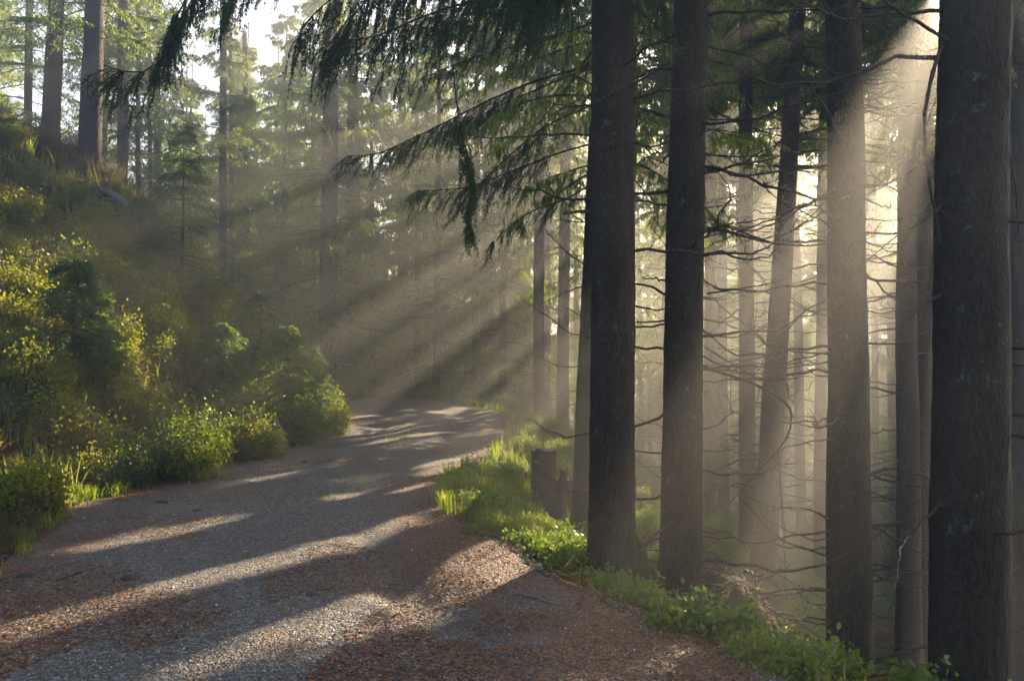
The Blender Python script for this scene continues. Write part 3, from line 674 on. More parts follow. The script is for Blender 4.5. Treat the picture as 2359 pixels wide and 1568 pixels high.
mid = [
    ([(1372, 150, 11.3), (1330, 160, 11.2), (1235, 187, 11), (1130, 230, 10.8), (1010, 290, 10.4), (880, 350, 10.2), (800, 360, 10)], 0.02, dict(dens=36, seclen=0.7, weep=0.6, start=0.3)),
    ([(1372, 155, 11.3), (1300, 180, 11), (1160, 240, 10.8), (1040, 300, 10.4)], 0.016, dict(dens=30, seclen=0.6, weep=0.6, start=0.4)),
    ([(1370, 330, 11.3), (1290, 352, 11), (1190, 390, 10.6), (1080, 430, 10.4), (960, 440, 10.2)], 0.016, dict(dens=34, seclen=0.7, weep=0.6, start=0.3)),
    ([(1372, 50, 11.3), (1250, 95, 11), (1100, 130, 10.7), (950, 190, 10.5)], 0.018, dict(dens=24, seclen=0.7, weep=0.7, start=0.25)),
    ([(1370, 240, 11.3), (1260, 290, 11), (1160, 370, 10.5), (1060, 470, 10)], 0.014, dict(dens=22, seclen=0.6, weep=0.6, start=0.3)),
    ([(1370, 420, 11.3), (1300, 460, 11), (1220, 490, 10.8), (1130, 560, 10.5)], 0.014, dict(dens=20, seclen=0.5, weep=0.6, start=0.3)),
]
for k, (pts, r0, kw) in enumerate(mid):
    limb(c5, pts, r0, 440 + k, name='branch', bare=False, hi=False, **kw)
# second trunk: long dead boughs reaching right
limb(t2, [(1628, 525, 8.7), (1680, 535, 8.6), (1760, 557, 8.4), (1850, 566, 8.3), (1925, 558, 8.3)], 0.016, 450, twigs=6, r1=0.006)
limb(t2, [(1630, 357, 8.7), (1700, 361, 8.5), (1790, 358, 8.3)], 0.012, 451, twigs=4)
limb(t2, [(1628, 676, 8.7), (1700, 665, 8.5), (1760, 655, 8.4), (1815, 640, 8.3)], 0.012, 452, twigs=2)
limb(t2, [(1624, 848, 8.7), (1690, 868, 8.4), (1750, 890, 8.2), (1800, 920, 8.1), (1822, 950, 8.1), (1815, 1000, 8.1), (1780, 1050, 8.1), (1730, 1100, 8.1), (1680, 1160, 8.1)], 0.017, 453, twigs=9, lab='long drooping dead bough arching down to the right')
limb(t2, [(1625, 800, 8.7), (1690, 840, 8.5), (1760, 875, 8.3), (1840, 870, 8.2)], 0.010, 454, twigs=4)
limb(t2, [(1632, 110, 8.7), (1720, 130, 8.5), (1820, 175, 8.3), (1900, 178, 8.2)], 0.012, 455, twigs=6)
limb(t2, [(1632, 250, 8.7), (1720, 290, 8.5), (1830, 320, 8.3), (1930, 318, 8.2)], 0.012, 456, twigs=6)
# widest trunk: hanging broken bough and bare stubs
limb(t4, [(2172, 100, 5.4), (2150, 160, 5.2), (2132, 250, 5.1), (2130, 330, 5.1), (2142, 430, 5.1), (2155, 500, 5.2), (2166, 560, 5.3)], 0.016, 460, twigs=7, r1=0.006, lab='broken dead bough hanging down the left side')
limb(t4, [(2170, 470, 5.4), (2150, 490, 5.2), (2110, 520, 5.1), (2060, 538, 5.0), (1992, 536, 5.0)], 0.014, 461, twigs=4, r1=0.006)
limb(t4, [(2168, 680, 5.4), (2140, 692, 5.2), (2097, 716, 5.1)], 0.014, 462, twigs=1, r1=0.004, lab='pointed broken branch stub')
limb(t4, [(2316, 800, 5.4), (2345, 802, 5.3), (2380, 802, 5.2)], 0.012, 463, twigs=0, r1=0.008)
limb(t4, [(2316, 952, 5.4), (2345, 956, 5.3), (2380, 957, 5.2)], 0.012, 464, twigs=0, r1=0.008)
limb(t4, [(2316, 90, 5.4), (2345, 150, 5.3), (2375, 180, 5.2)], 0.008, 465, twigs=2)
limb(t4, [(2316, 340, 5.4), (2335, 400, 5.3), (2342, 480, 5.3), (2350, 560, 5.2)], 0.009, 466, twigs=3)
# dead-branched spruce, a few long ones
limb(t3, [(1905, 1280, 9.6), (1855, 1262, 9.4), (1790, 1235, 9.2), (1700, 1140, 9.0)], 0.014, 470, twigs=8)
limb(t3, [(1908, 1195, 9.6), (1860, 1172, 9.4), (1780, 1166, 9.2), (1715, 1142, 9.1)], 0.015, 471, twigs=7)
limb(t3, [(1906, 1392, 9.6), (1860, 1385, 9.4), (1825, 1345, 9.3)], 0.012, 472, twigs=2)
limb(t3, [(1912, 690, 9.6), (1860, 712, 9.4), (1800, 770, 9.2), (1740, 800, 9.1)], 0.012, 473, twigs=6)
limb(t3, [(1985, 790, 9.6), (2040, 792, 9.4), (2130, 790, 9.2)], 0.016, 474, twigs=8)
limb(t3, [(1998, 1530, 9.4), (2050, 1520, 9.2), (2100, 1505, 9.0), (2140, 1475, 8.9)], 0.010, 475, twigs=2)

# ------------------------------------------------------------------ young spruces
def sapling(name, label, base, D, h, rad, seed, cat='sapling', zb=0.12, dens=16, gz=None, loc=None):
    b = P(base[0], base[1], D) if loc is None else Vector((loc[0], loc[1], 0))
    if gz is None: b.z = Hs(b.x, b.y) - 0.02
    else: b.z = gz
    root = empty(name, b); tag(root, label, cat, 'young spruces on the left bank')
    (v, f), (wv, wf) = crown_arrays(h, zb * h, rad, seed, per_m=dens / h * 6, weep=0.12, nsec=12, ntuft=10, tl=0.085, tw=0.022, pw=0.85, minL=0.06)
    mk('trunk', [(*tube([(0, 0, -0.2), (0.01, 0, h * 0.5), (0, 0, h)], [0.012 + 0.009 * h, 0.009 + 0.005 * h, 0.003], 7), 0)], [M['bark']], root, smooth=True)
    mk('crown', [(v, f, 0), (wv, wf, 1)], [M['young'], M['bark']], root); return root
sapling('young_spruce', 'tall thin young spruce against the sky above the bank', (420, 520), 19, 4.0, 1.1, 501)
sapling('young_spruce', 'dense dark young spruce in the middle of the bank', (510, 690), 16.5, 1.9, 1.15, 502, dens=22)
sapling('young_spruce', 'bushy sunlit young spruce at the right tip of the bank', (660, 830), 17.5, 2.4, 1.3, 503, dens=24)
sapling('young_spruce', 'small straight young spruce at the left with a bare lower stem', (166, 835), 12.5, 2.2, 0.62, 504, zb=0.35, dens=14)
sapling('young_spruce', 'thin young spruce right beside the bare-stemmed one', (205, 845), 13.0, 1.7, 0.5, 505, zb=0.3, dens=12)
sapling('young_spruce', 'yellow-green young spruce leaning over the crest of the bank', (330, 480), 19.0, 1.3, 0.9, 506, dens=20)
sapling('young_spruce', 'half-shaded young spruce behind the sunlit tip of the bank', (600, 720), 19.0, 2.5, 1.2, 507, dens=20)
sapling('young_spruce', 'low young spruce next to the thin stake at the bend', (715, 850), 19.5, 1.9, 0.9, 508, dens=20)
pb = G(756, 915)
st = mk('thin_stake', [(*tube([(0, 0, -0.2), (0.02, 0, 0.8), (0.05, 0, 1.6), (0.06, 0, 2.0)], [0.022, 0.02, 0.015, 0.006], 7), 0)], [M['dead']], smooth=True)
st.location = P(756, 915, 20.5); st.location.z = Hs(st.location.x, st.location.y); tag(st, 'thin bare stake leaning at the tip of the left bushes', 'stake')

# ------------------------------------------------------------------ bushes and undergrowth
def bush_arrays(rad, h, seed, stems=130, leaves=34, ll=0.046, lw=0.028):
    R = np.random.RandomState(seed)
    ns = stems; a = R.rand(ns) * 6.283; rr = rad * np.sqrt(R.rand(ns)) * 0.75
    b = np.stack([np.cos(a) * rr * 0.6, np.sin(a) * rr * 0.6, np.zeros(ns)], -1)
    tip = np.stack([np.cos(a) * rr, np.sin(a) * rr, h * (0.45 + 0.6 * R.rand(ns)) * (1 - 0.5 * (rr / rad) ** 2)], -1) + R.normal(size=(ns, 3)) * 0.07 * rad
    tip[::7] += (tip[::7] - b[::7]) * 0.35          # a few shoots stand out of the mass
    k = np.repeat(np.arange(ns), leaves); u = (R.rand(len(k)) ** 0.6)
    pos = b[k] + (tip[k] - b[k]) * u[:, None] + R.normal(size=(len(k), 3)) * 0.055 * np.array([1, 1, 0.8])
    d = norm(R.normal(size=pos.shape) + np.array([0, 0, 0.35]))
    v, f = rhomb(pos, d, ll * R.uniform(0.6, 1.4, len(k)), lw * R.uniform(0.7, 1.3, len(k)), R)
    wood = []
    for i in range(0, ns, 2):
        wood.append(tube([b[i] - [0, 0, 0.08], (b[i] + tip[i]) / 2 + R.normal(size=3) * 0.02, tip[i]], [0.005, 0.004, 0.002], 3))
    return (v, f), merge(wood)
BV = [bush_arrays(0.55, 0.55, 600 + k) for k in range(5)]
def fill(spots, name, leafmat, kind='stuff', label=None, woodm='dead', src=BV):
    ch = []; R = np.random.RandomState(len(spots))
    for i, (x, y, z, s, tint) in enumerate(spots):
        (v, f), (wv, wf) = src[i % len(src)]
        a = R.rand() * 6.28; c, s_ = math.cos(a), math.sin(a); Rm = np.array([[c, -s_, 0], [s_, c, 0], [0, 0, 1]]).T
        ch.append((v @ Rm * s + [x, y, z], f, 0)); ch.append((wv @ Rm * s + [x, y, z], wf, 1))
    o = mk(name, ch, [leafmat, M[woodm]]); tag(o, label, 'undergrowth', kind=kind); return o
def spots(n, cond, xr, yr, smin, smax, seed, mind=0.3):
    R = np.random.RandomState(seed); X = R.uniform(*xr, 40000); Y = R.uniform(*yr, 40000)
    dl, dr = pdist(X, Y, LEFT), -pdist(X, Y, RIGHT); m = cond(X, Y, dl, dr); X, Y = X[m], Y[m]; Zz = H(X, Y); out = []
    for x, y, z in zip(X, Y, Zz):
        if len(out) >= n: break
        if any((x - o[0]) ** 2 + (y - o[1]) ** 2 < mind ** 2 for o in out): continue
        out.append((x, y, z - 0.04, R.uniform(smin, smax) * (0.62 if (x < -3 and y < 10.5) else 1.0), 0))
    return out
fill(spots(240, lambda x, y, dl, dr: (dl > 0.35) & (dl < 4.6) & (x > -0.66 * y) & (vn(x * 0.6, y * 0.6, 5) > -0.42), (-13, -3.5), (7, 25), 0.45, 1.35, 61, 0.34),
     'undergrowth', M['leaf'], label='dense bilberry undergrowth covering the left bank')
def heather_arrays(seed):
    R = np.random.RandomState(seed); ns = 90; a = R.rand(ns) * 6.283; rr = 0.32 * np.sqrt(R.rand(ns)); b = np.stack([np.cos(a) * rr, np.sin(a) * rr, np.zeros(ns) - 0.05], -1)
    d = norm(np.stack([np.cos(a) * rr * 1.6, np.sin(a) * rr * 1.6, np.ones(ns)], -1) + R.normal(size=(ns, 3)) * 0.22); l = R.uniform(0.2, 0.62, ns)
    k = np.repeat(np.arange(ns), 30); u = 0.2 + 0.8 * R.rand(len(k)); p = b[k] + d[k] * (l[k] * u)[:, None] + np.stack([u * 0, u * 0, -0.1 * u * u], -1)
    v, f = rhomb(p, d[k] + R.normal(size=p.shape) * 0.7, R.uniform(0.02, 0.05, len(k)), 0.009, R)
    return (v, f), merge([tube([b[i], b[i] + d[i] * l[i] * 1.08], [0.003, 0.0015], 3) for i in range(ns)])
M['heather'] = foliage_mat('heather', [(0.03, 0.035, 0.014), (0.07, 0.07, 0.02), (0.11, 0.11, 0.03), (0.13, 0.10, 0.04)], 0.4)
HV = [heather_arrays(700 + k) for k in range(4)]
fill(spots(260, lambda x, y, dl, dr: (dl > 0.15) & (dl < 7) & (x > -0.66 * y) & (vn(x * 0.8, y * 0.8, 35) > -0.1), (-14, -3.5), (6.5, 26), 0.6, 1.3, 161, 0.28),
     'undergrowth', M['heather'], label='brownish heather standing between the bushes of the left bank', src=HV)
fill(spots(95, lambda x, y, dl, dr: (dl > 4.6) & (dl < 9) & (x > -0.66 * y) & (vn(x * 0.5, y * 0.5, 15) > -0.3), (-18, -5), (12, 30), 0.4, 0.85, 62, 0.5),
     'undergrowth', M['leaf'], label='sparse bushes near the crest of the left bank')
fill(spots(70, lambda x, y, dl, dr: (dr > 0.3) & (dr < 6) & (y < 27) & (y > 11.5), (-0.5, 8), (10, 27), 0.4, 0.9, 63, 0.45),
     'undergrowth', M['leaf_green'], label='green undergrowth on the slope right of the road')
fill(spots(60, lambda x, y, dl, dr: (dr > 0.1) & (dr < 2.6) & (y > 23), (-14, 3), (23, 38), 0.45, 0.85, 64, 0.45),
     'undergrowth', M['leaf_green'], label='hazy green undergrowth along the far road edge')
bl = [
    ('large sunlit yellow-green bush in the middle of the bank', (430, 960), 12.6, 1.7), ('yellowish bush behind the mossy boulder at far left', (60, 800), 11.5, 1.5),
    ('bright yellow bush at the very tip of the bank beside the road', (760, 975), 19.0, 1.3), ('sunlit bush at the foot of the bank beside the orange needles', (600, 1040), 15.0, 1.1),
    ('bush with golden leaves beside the small bare-stemmed spruce', (150, 700), 13.0, 1.1), ('rounded bush above the sunlit tip bush', (690, 900), 17.0, 1.3),
    ('grey-green bush right of the largest sunlit bush', (560, 930), 14.8, 1.3), ('dark low bush at the left edge above the roadside grass', (60, 1080), 9.0, 1.1),
    ('yellow-green bush on the crest right of the fallen grey wood', (370, 500), 17.5, 1.1), ('small bush with reddish leaves left of the largest sunlit bush', (290, 930), 11.8, 1.0),
]
for k, (lab, b, D, s) in enumerate(bl):
    p = P(b[0], b[1], D); p.z = Hs(p.x, p.y) - 0.03
    root = empty('bilberry_bush', p); tag(root, lab, 'bush', 'bushes on the left bank')
    (v, f), (wv, wf) = bush_arrays(0.5 * s, 0.62 * s, 640 + k, stems=int(150 * s), leaves=38)
    mk('foliage', [(v, f, 0)], [M['leaf']], root); mk('stem', [(wv, wf, 0)], [M['dead']], root)

# ------------------------------------------------------------------ grass
def blades(pts, hgt, seed, w0=0.006, lean=0.5):
    R = np.random.RandomState(seed); n = len(pts); h = hgt * R.uniform(0.4, 1.3, n)
    a = R.rand(n) * 6.283; ln = lean * R.uniform(0.2, 1.2, n); d = np.stack([np.cos(a), np.sin(a), 0 * a], -1); s = np.stack([-np.sin(a), np.cos(a), 0 * a], -1)
    up = np.array([0, 0, 1.0]); lv = []
    for t, wd in ((0, 1), (0.4, 0.9), (0.75, 0.6), (1.0, 0.0)):
        c = pts + up * (h * (t - 0.25 * t * t * ln))[:, None] + d * (h * ln * t * t)[:, None]
        lv.append((c - s * w0 * wd, c + s * w0 * wd))
    v = np.stack([lv[0][0], lv[0][1], lv[1][0], lv[1][1], lv[2][0], lv[2][1], lv[3][0]], 1).reshape(-1, 3)
    b = np.arange(n)[:, None] * 7
    q = np.concatenate([b + [0, 1, 3, 2], b + [2, 3, 5, 4]]); t = b + [4, 5, 6]
    return v, q, t
def gpts(n, cond, xr, yr, seed, cl=0.12):
    R = np.random.RandomState(seed); X = R.uniform(*xr, n * 6); Y = R.uniform(*yr, n * 6)
    dl, dr = pdist(X, Y, LEFT), -pdist(X, Y, RIGHT); m = cond(X, Y, dl, dr) & (fbm(X * 3.2, Y * 3.2, 44, 2) > cl - 0.3 + 0.25 * R.rand(len(X))); X, Y = X[m][:n], Y[m][:n]
    return np.stack([X, Y, H(X, Y) - 0.01], -1)
def grass(name_lab, pts, h, seed, w0=0.005, m='grass'):
    v, q, t = blades(pts, h, seed, w0); o = mk('grass', [(v, q, 0), (v, t, 0)], [M[m]]); tag(o, name_lab, 'grass', kind='stuff'); return o
grass('bright green sunlit grass on the right road verge', gpts(9000, lambda x, y, dl, dr: (dr > -0.10) & (dr < 1.2) & (y > 8.6) & (y < 13.5) & (vn(x * 1.9, y * 1.6, 5) > -0.16), (-1.2, 1.0), (8.2, 14.6), 71, 0.2), 0.24, 72, 0.0055)
grass('thin grass and herbs on the near right verge', gpts(700, lambda x, y, dl, dr: (dr > 0.3) & (dr < 1.8) & (y < 9), (-0.5, 3.2), (4.0, 9.0), 73, 0.3), 0.15, 74)
grass('green grass tufts at the left road edge', gpts(9000, lambda x, y, dl, dr: (dl > -0.15) & (dl < 0.9) & (y < 13), (-6.2, -3.6), (5, 13), 75, 0.22), 0.17, 76)
grass('pale grass along the far right road edge', gpts(9000, lambda x, y, dl, dr: (dr > -0.1) & (dr < 1.6) & (y > 14.5), (-8, 2), (14.5, 34), 77), 0.26, 78, 0.008)
grass('grass fringe below the bank along the left road edge', gpts(6000, lambda x, y, dl, dr: (dl > -0.05) & (dl < 0.6) & (y > 13), (-6.5, -4), (13, 24.5), 79, 0.3), 0.16, 80, 0.007)
grass('long arching grass between the bushes of the left bank', gpts(9000, lambda x, y, dl, dr: (dl > 0.2) & (dl < 6) & (x > -0.66 * y), (-13, -3.8), (6.5, 25), 87, 0.25), 0.5, 88, 0.007)
grass('small tufts of grass on the crown of the road', gpts(900, lambda x, y, dl, dr: (np.abs(x + 2.35) < 0.3) & (y > 10), (-2.7, -2.0), (10, 21), 81, 0.5), 0.07, 82, 0.005)
# broad-leaved herbs by the roadside spruces
SB = [bush_arrays(0.3, 0.22, 660 + k, stems=60, leaves=16, ll=0.05, lw=0.034) for k in range(3)]
fill(spots(190, lambda x, y, dl, dr: (dr > 0.12) & (dr < 2.6) & (y < 14) & (vn(x * 1.7, y * 1.7, 66) > -0.22), (-1, 3.4), (4.4, 14), 0.4, 1.15, 83, 0.15), 'undergrowth', M['leaf_green'], label='low leafy herbs around the feet of the roadside spruces', src=SB)
fill(spots(40, lambda x, y, dl, dr: (dl > 0.1) & (dl < 1.0) & (y < 15), (-6.3, -3.8), (5, 15), 0.5, 1.0, 84, 0.25), 'undergrowth', M['leaf_green'], label='low leafy herbs along the left road edge', src=SB)

# ------------------------------------------------------------------ gravel, needle litter, twigs
R2 = np.random.RandomState(91)
def road_pts(n, yr, bias=1.0):
    Y = yr[0] + (yr[1] - yr[0]) * R2.rand(n * 2) ** bias; X = R2.uniform(-0.62, 0.35, n * 2) * Y
    dl, dr = pdist(X, Y, LEFT), -pdist(X, Y, RIGHT); m = (dl < 0.1) & (dr < 0.15); X, Y = X[m][:n], Y[m][:n]
    return np.stack([X, Y, H(X, Y) + 0.006], -1)
pt = road_pts(95000, (4.2, 13), 1.5); n = len(pt); s = 0.0045 + 0.006 * R2.rand(n) ** 2 + 0.012 * (R2.rand(n) > 0.992)
a = R2.rand(n) * 6.283; asp = R2.uniform(0.6, 1.0, n)
cs = [pt + np.stack([np.cos(a + k * 1.5708) * s * (1 if k % 2 == 0 else asp), np.sin(a + k * 1.5708) * s * (1 if k % 2 == 0 else asp), -0.25 * s], -1) for k in range(4)]
topp = pt + np.stack([R2.normal(size=n) * 0.25 * s, R2.normal(size=n) * 0.25 * s, s * R2.uniform(0.4, 0.9, n)], -1)
v = np.stack(cs + [topp], 1).reshape(-1, 3); b = np.arange(n)[:, None] * 5
f = np.concatenate([b + [0, 1, 4], b + [1, 2, 4], b + [2, 3, 4], b + [3, 0, 4]])
tag(mk('gravel', [(v, f, 0)], [M['stone']]), 'loose grey gravel lying on the forest road', 'gravel', kind='stuff')
pt = road_pts(90000, (4.2, 17), 1.4)
dd = fbm(pt[:, 0] * 1.3, pt[:, 1] * 0.9, 57, 3) + 0.25 * (pt[:, 0] > -0.9) * (pt[:, 1] < 9) > 0.05; pt = pt[dd]; n = len(pt)
a = R2.rand(n) * 6.283; d = np.stack([np.cos(a), np.sin(a), R2.uniform(-0.05, 0.3, n)], -1)
v, f = rhomb(pt + [0, 0, 0.004], d, 0.03 * R2.uniform(0.5, 1.6, n), 0.006, R2)
tag(mk('needle_litter', [(v, f, 0)], [M['litter']]), 'rusty brown needle litter scattered over the road', 'litter', kind='stuff')
Xb = R2.uniform(-16, 8, 90000); Yb = R2.uniform(4.5, 27, 90000); dl, dr = pdist(Xb, Yb, LEFT), -pdist(Xb, Yb, RIGHT)
mb = ((dl > 0) & (dl < 10) & (Xb > -0.66 * Yb)) | ((dr > 0) & (dr < 5)); Xb, Yb = Xb[mb][:30000], Yb[mb][:30000]; n = len(Xb)
a = R2.rand(n) * 6.283; d = np.stack([np.cos(a), np.sin(a), R2.uniform(-0.3, 0.5, n)], -1)
v, f = rhomb(np.stack([Xb, Yb, H(Xb, Yb) + 0.012], -1), d, R2.uniform(0.04, 0.4, n) ** 1.2, R2.uniform(0.006, 0.02, n), R2)
tag(mk('needle_litter', [(v, f, 0)], [M['litter']]), 'dead twigs and bark flakes littering the banks', 'litter', kind='stuff')
# stones, cones and broken sticks lying on the road
def rock_arrays(rx, ry, rz, seed, nu=24, nv=16, rough=0.25):
    u = np.linspace(0, 2 * np.pi, nu, endpoint=False); vv_ = np.linspace(-1.45, 1.5, nv)
    U, V = np.meshgrid(u, vv_); nx, ny, nz = np.cos(U) * np.cos(V), np.sin(U) * np.cos(V), np.sin(V)
    k = 1 + rough * fbm(nx * 1.7 + seed, ny * 1.7 + nz * 1.3, seed, 4) + 0.5 * rough * fbm(nz * 2.5 - seed, nx * 2.5, seed + 4, 3)
    v = np.stack([nx * rx * k, ny * ry * k, nz * rz * k], -1).reshape(-1, 3)
    i = np.arange(nv - 1)[:, None] * nu; j = np.arange(nu)[None]; j2 = (j + 1) % nu
    f = np.stack([i + j, i + j2, i + nu + j2, i + nu + j], -1).reshape(-1, 4)
    v = np.concatenate([v, [[0, 0, rz * 1.0]]]); return v, f
def rock(name, lab, xd, yd, D, r, seed, m='rock', sink=0.3, cat='boulder', group=None, rough=0.25, hires=False):
    p = G(xd, yd) if D is None else P(xd, yd, D); 
    v, f = rock_arrays(*r, seed, *( (64, 40) if hires else (24, 16)), rough=rough)
    o = mk(name, [(v, f, 0)], [M[m]], smooth=True); o.location = (p.x, p.y, Hs(p.x, p.y) + r[2] * (1 - 2 * sink)); tag(o, lab, cat, group); return o
rock('mossy_boulder', 'large dark mossy boulder half buried in the left bank', 60, 870, 11.4, (0.45, 0.5, 0.5), 3, hires=True, sink=0.5, rough=0.5)
rock('mossy_boulder', 'dark upright rock between the bushes near the tip of the bank', 630, 940, 15.4, (0.22, 0.25, 0.42), 5, 'rock_dark', hires=True)
rock('mossy_boulder', 'dark rounded boulder at the bottom right below the second trunk', 1735, 1540, 6.6, (0.42, 0.40, 0.34), 8, 'rock_dark', 0.38, hires=True)
rock('mossy_boulder', 'green moss-covered rock tucked behind the foot of the thickest trunk', 1462, 1370, 8.6, (0.14, 0.2, 0.42), 12, 'rock', 0.2, hires=True)
for k, (xd, yd, lab) in enumerate([(1035, 1250, None)] and [(372, 1158, 'dark flat stone on the left half of the road'), (262, 1105, 'dark stone at the foot of the left bank'), (300, 1335, 'small dark stone left of the long shadow'), (455, 1178, 'pale stone on the road right of the flat dark stone'), (720, 1372, 'small pale stone in the shadow in mid road'), (58, 1330, 'dark stone beside the left grass'), (440, 1070, 'flat stone where the bank meets the road'), (700, 1066, 'brown stone on the sunlit far part of the road')]):
    rr_ = random.Random(k); s = rr_.uniform(0.035, 0.06)
    rock('stone', lab, xd, yd, None, (s * 1.4, s, s * 0.55), 30 + k, 'rock_plain', 0.3, 'stone', 'loose stones on the road')

# ------------------------------------------------------------------ stumps, root mound, fallen wood
def stump(lab, xd, yd, D, r, h, seed, jag=0.03, slant=0.0):
    p = P(xd, yd, D); p.z = Hs(p.x, p.y); root = empty('tree_stump', p); tag(root, lab, 'stump')
    sides = 36; z = np.linspace(-0.3, 1, 22); th = np.linspace(0, 2 * np.pi, sides, endpoint=False); TH, ZZ = np.meshgrid(th, z)
    topz = h * (1 + slant * np.cos(th + 0.5) + jag / h * 4 * np.abs(vn(th * 4, th * 0, seed)) )
    zz = np.where(ZZ < 0, ZZ * 0.8, ZZ * topz[None]); rr = r * (1 + 0.35 * np.exp(-np.clip(zz, 0, None) / 0.12) + 0.1 * fbm(np.cos(TH) * 3 + seed, np.sin(TH) * 3 + zz * 2, seed, 3))
    v = np.stack([rr * np.cos(TH), rr * np.sin(TH), zz], -1).reshape(-1, 3)
    i = np.arange(21)[:, None] * sides; j = np.arange(sides)[None]; j2 = (j + 1) % sides
    f = np.stack([i + j, i + j2, i + sides + j2, i + sides + j], -1).reshape(-1, 4)
    mk('bark', [(v, f, 0)], [M['dead']], root, smooth=True)
    ring = v[-sides:]; c = ring.mean(0) - [0, 0, 0.02]; inner = ring * 0.5 + c * 0.5
    vt = np.concatenate([ring * [0.985, 0.985, 1], inner, [c]]); ft = [(a_, (a_ + 1) % sides, sides + (a_ + 1) % sides, sides + a_) for a_ in range(sides)]
    f3 = [(sides + a_, sides + (a_ + 1) % sides, 2 * sides) for a_ in range(sides)]
    me = [(vt, np.array(ft), 0), (vt, np.array(f3), 0)]
    mk('cut_face', me, [M['cut']], root)
stump('sawn-off tree stump with a pale flat top on the grassy verge', 1252, 1140, 11.6, 0.165, 0.78, 3)
stump('broken jagged stump leaning beside the sawn one', 1290, 1165, 11.2, 0.085, 0.66, 6, jag=0.08, slant=0.18)
stump('pale low stump remnant between the jagged stump and the leaning trunk', 1313, 1150, 12.2, 0.09, 0.55, 9, jag=0.03)
# root plate on the mound
pm = Vector((2.75, 10.3, 0)); pm.z = Hs(pm.x, pm.y)
root = empty('root_plate', pm); tag(root, 'tangled heap of roots and dead twigs on the mound right of the second trunk', 'roots')
Rr = np.random.RandomState(5)
for grp in range(60):
    a0 = Rr.rand() * 6.283; q0 = np.array([math.cos(a0) * 0.75 * Rr.rand(), math.sin(a0) * 0.75 * Rr.rand(), 0.0]); q0[2] = Hs(pm.x + q0[0], pm.y + q0[1]) - pm.z + Rr.uniform(0, 0.12)
    d = norm(np.array([math.cos(a0), math.sin(a0), Rr.uniform(-0.5, 0.5)])); L = Rr.uniform(0.3, 0.95); tt = np.linspace(0, 1, 12)[:, None]
    q = q0 + d * L * tt + np.array([0, 0, Rr.uniform(-0.7, 0.1)]) * L * tt ** 2 + 0.02 * np.cumsum(Rr.normal(size=(12, 3)), axis=0)
    mk('root', [(*tube(q, np.linspace(Rr.uniform(0.008, 0.022), 0.003, 12), 6), 0)], [M['dead']], root, smooth=True)
# weathered fallen wood on the crest of the left bank
pf = P(262, 385, 19.2); pf.z = Hs(pf.x, pf.y) + 0.12
root = empty('fallen_log', pf); tag(root, 'weathered grey piece of fallen wood on the crest of the left bank', 'log')
mk('log', [(*tube(smoothpath([(-0.5, 0, 0.32), (-0.1, 0, 0.16), (0.25, -0.05, -0.05), (0.5, -0.1, -0.35)], 16), np.r_[np.linspace(0.05, 0.09, 8), np.linspace(0.09, 0.03, 8)], 10), 0)], [M['grey_wood']], root, smooth=True)
mk('branch', [(*tube(smoothpath([(-0.35, -0.05, 0.2), (-0.2, -0.1, 0.05), (0.1, -0.15, -0.02)], 12), np.linspace(0.03, 0.012, 12), 8), 0)], [M['grey_wood']], root, smooth=True)
# sticks
for k, (a_, b_, lab) in enumerate([((130, 1340), (190, 1320), 'dry twig on the road by the left grass'), ((395, 1070), (450, 1062), 'flat stick at the foot of the left bank'), ((1190, 1370), (1290, 1398), 'pale stick at the edge of the right verge'), ((1330, 1395), (1345, 1372), 'small wood chip at the foot of the thickest trunk'), ((245, 1095), (330, 1090), 'thin stick lying along the foot of the left bank'), ((1650, 1240), (1760, 1330), 'long stick on the root mound')]):
    p0, p1 = G(*a_), G(*b_); n = 10; q = np.array([tuple(p0.lerp(p1, t)) for t in np.linspace(0, 1, n)]); q += Rr.normal(size=q.shape) * 0.006
    q[:, 2] = H(q[:, 0], q[:, 1]) + 0.014; c = q.mean(0)
    o = mk('fallen_stick', [(*tube(q - c, np.linspace(0.012, 0.005, n), 6), 0)], [M['dead'] if k != 2 else M['grey_wood']], smooth=True); o.location = c; tag(o, lab, 'stick', 'fallen sticks')
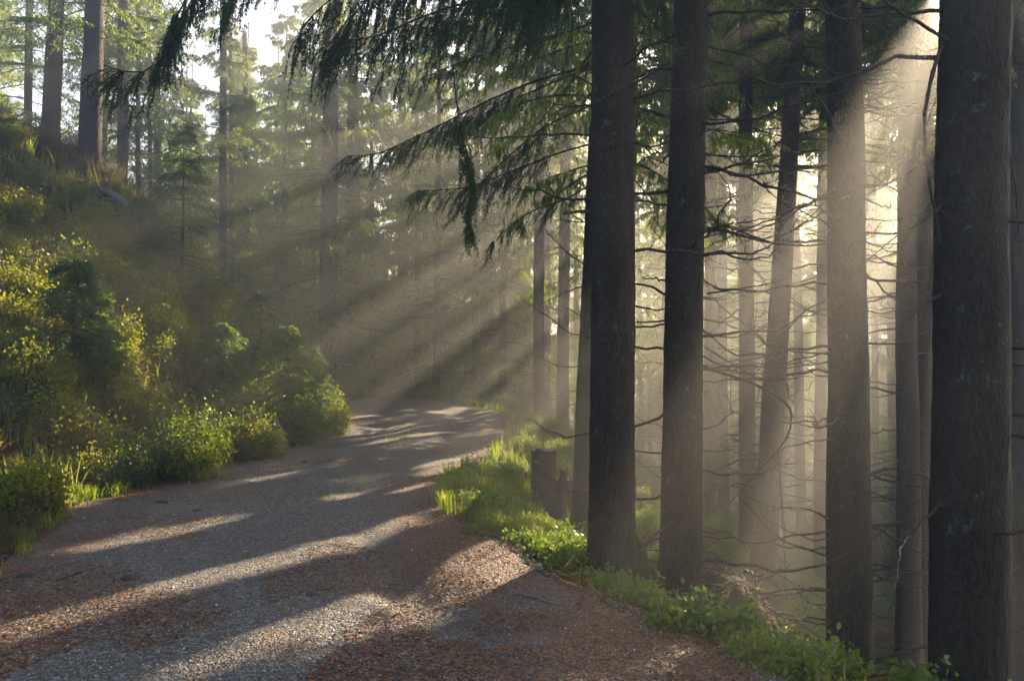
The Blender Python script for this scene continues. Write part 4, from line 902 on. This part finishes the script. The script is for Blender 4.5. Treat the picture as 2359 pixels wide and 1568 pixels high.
# ferns by the roadside trunks
def fern(xd, yd, D, s, seed, lab):
    p = P(xd, yd, D); p.z = Hs(p.x, p.y); root = empty('fern', p); tag(root, lab, 'fern', 'ferns on the right verge'); R = np.random.RandomState(seed)
    for k in range(9):
        a = k * 0.7 + R.rand() * 0.5; L = s * R.uniform(0.7, 1.1); t = np.linspace(0, 1, 26); d = np.array([math.cos(a), math.sin(a), 0]); sd = np.array([-math.sin(a), math.cos(a), 0])
        q = d * (L * t * 0.85)[:, None] + np.array([0, 0, 1]) * (L * (0.85 * t - 0.75 * t * t))[:, None]
        lw = 0.32 * L * np.sin(np.pi * np.clip(t * 0.9 + 0.08, 0, 1)) * (1 - 0.3 * t)
        pos = np.repeat(q[2:], 2, 0); dr_ = np.tile(np.stack([sd, -sd]), (24, 1)) + d * 0.45 + np.array([0, 0, -0.15]); ll = np.repeat(lw[2:], 2)
        v, f = rhomb(pos, dr_, ll, 0.028, R, nrm=np.tile([0, 0, 1.0], (48, 1)) + R.normal(size=(48, 3)) * 0.1)
        mk('frond', [(v, f, 0), (*tube(q, np.linspace(0.003, 0.001, 26), 3), 0)], [M['leaf_green']], root)
fern(1330, 1215, 9.6, 0.42, 1, 'fern arching beside the foot of the leaning trunk')
fern(1285, 1290, 9.0, 0.34, 2, 'small shaded fern left of the thickest trunk')
fern(1640, 1440, 7.6, 0.30, 3, 'fern in front of the second trunk')
fern(1200, 1190, 10.2, 0.36, 4, 'bright fern among the sunlit verge grass')

# ------------------------------------------------------------------ haze: real air round everything
def haze_box(lo, hi):
    v = np.array([(x, y, z) for x in (lo[0], hi[0]) for y in (lo[1], hi[1]) for z in (lo[2], hi[2])])
    f = np.array([(0, 1, 3, 2), (4, 6, 7, 5), (0, 4, 5, 1), (2, 3, 7, 6), (0, 2, 6, 4), (1, 5, 7, 3)])
    m, n, o = mat('haze'); pv = n.nodes.new('ShaderNodeVolumePrincipled')
    pv.inputs['Color'].default_value = (0.95, 0.94, 0.93, 1); pv.inputs['Density'].default_value = HAZE_DENSITY; pv.inputs['Anisotropy'].default_value = HAZE_ANISO
    n.links.new(pv.outputs[0], o.inputs['Volume'])
    h = mk('haze', [(v, f, 0)], [m]); tag(h, 'sunlit morning mist filling the forest', 'haze', kind='stuff'); return h
allz = float(Z.min())
haze_box((-200, -70, allz - 1.0), (200, 240, 28))
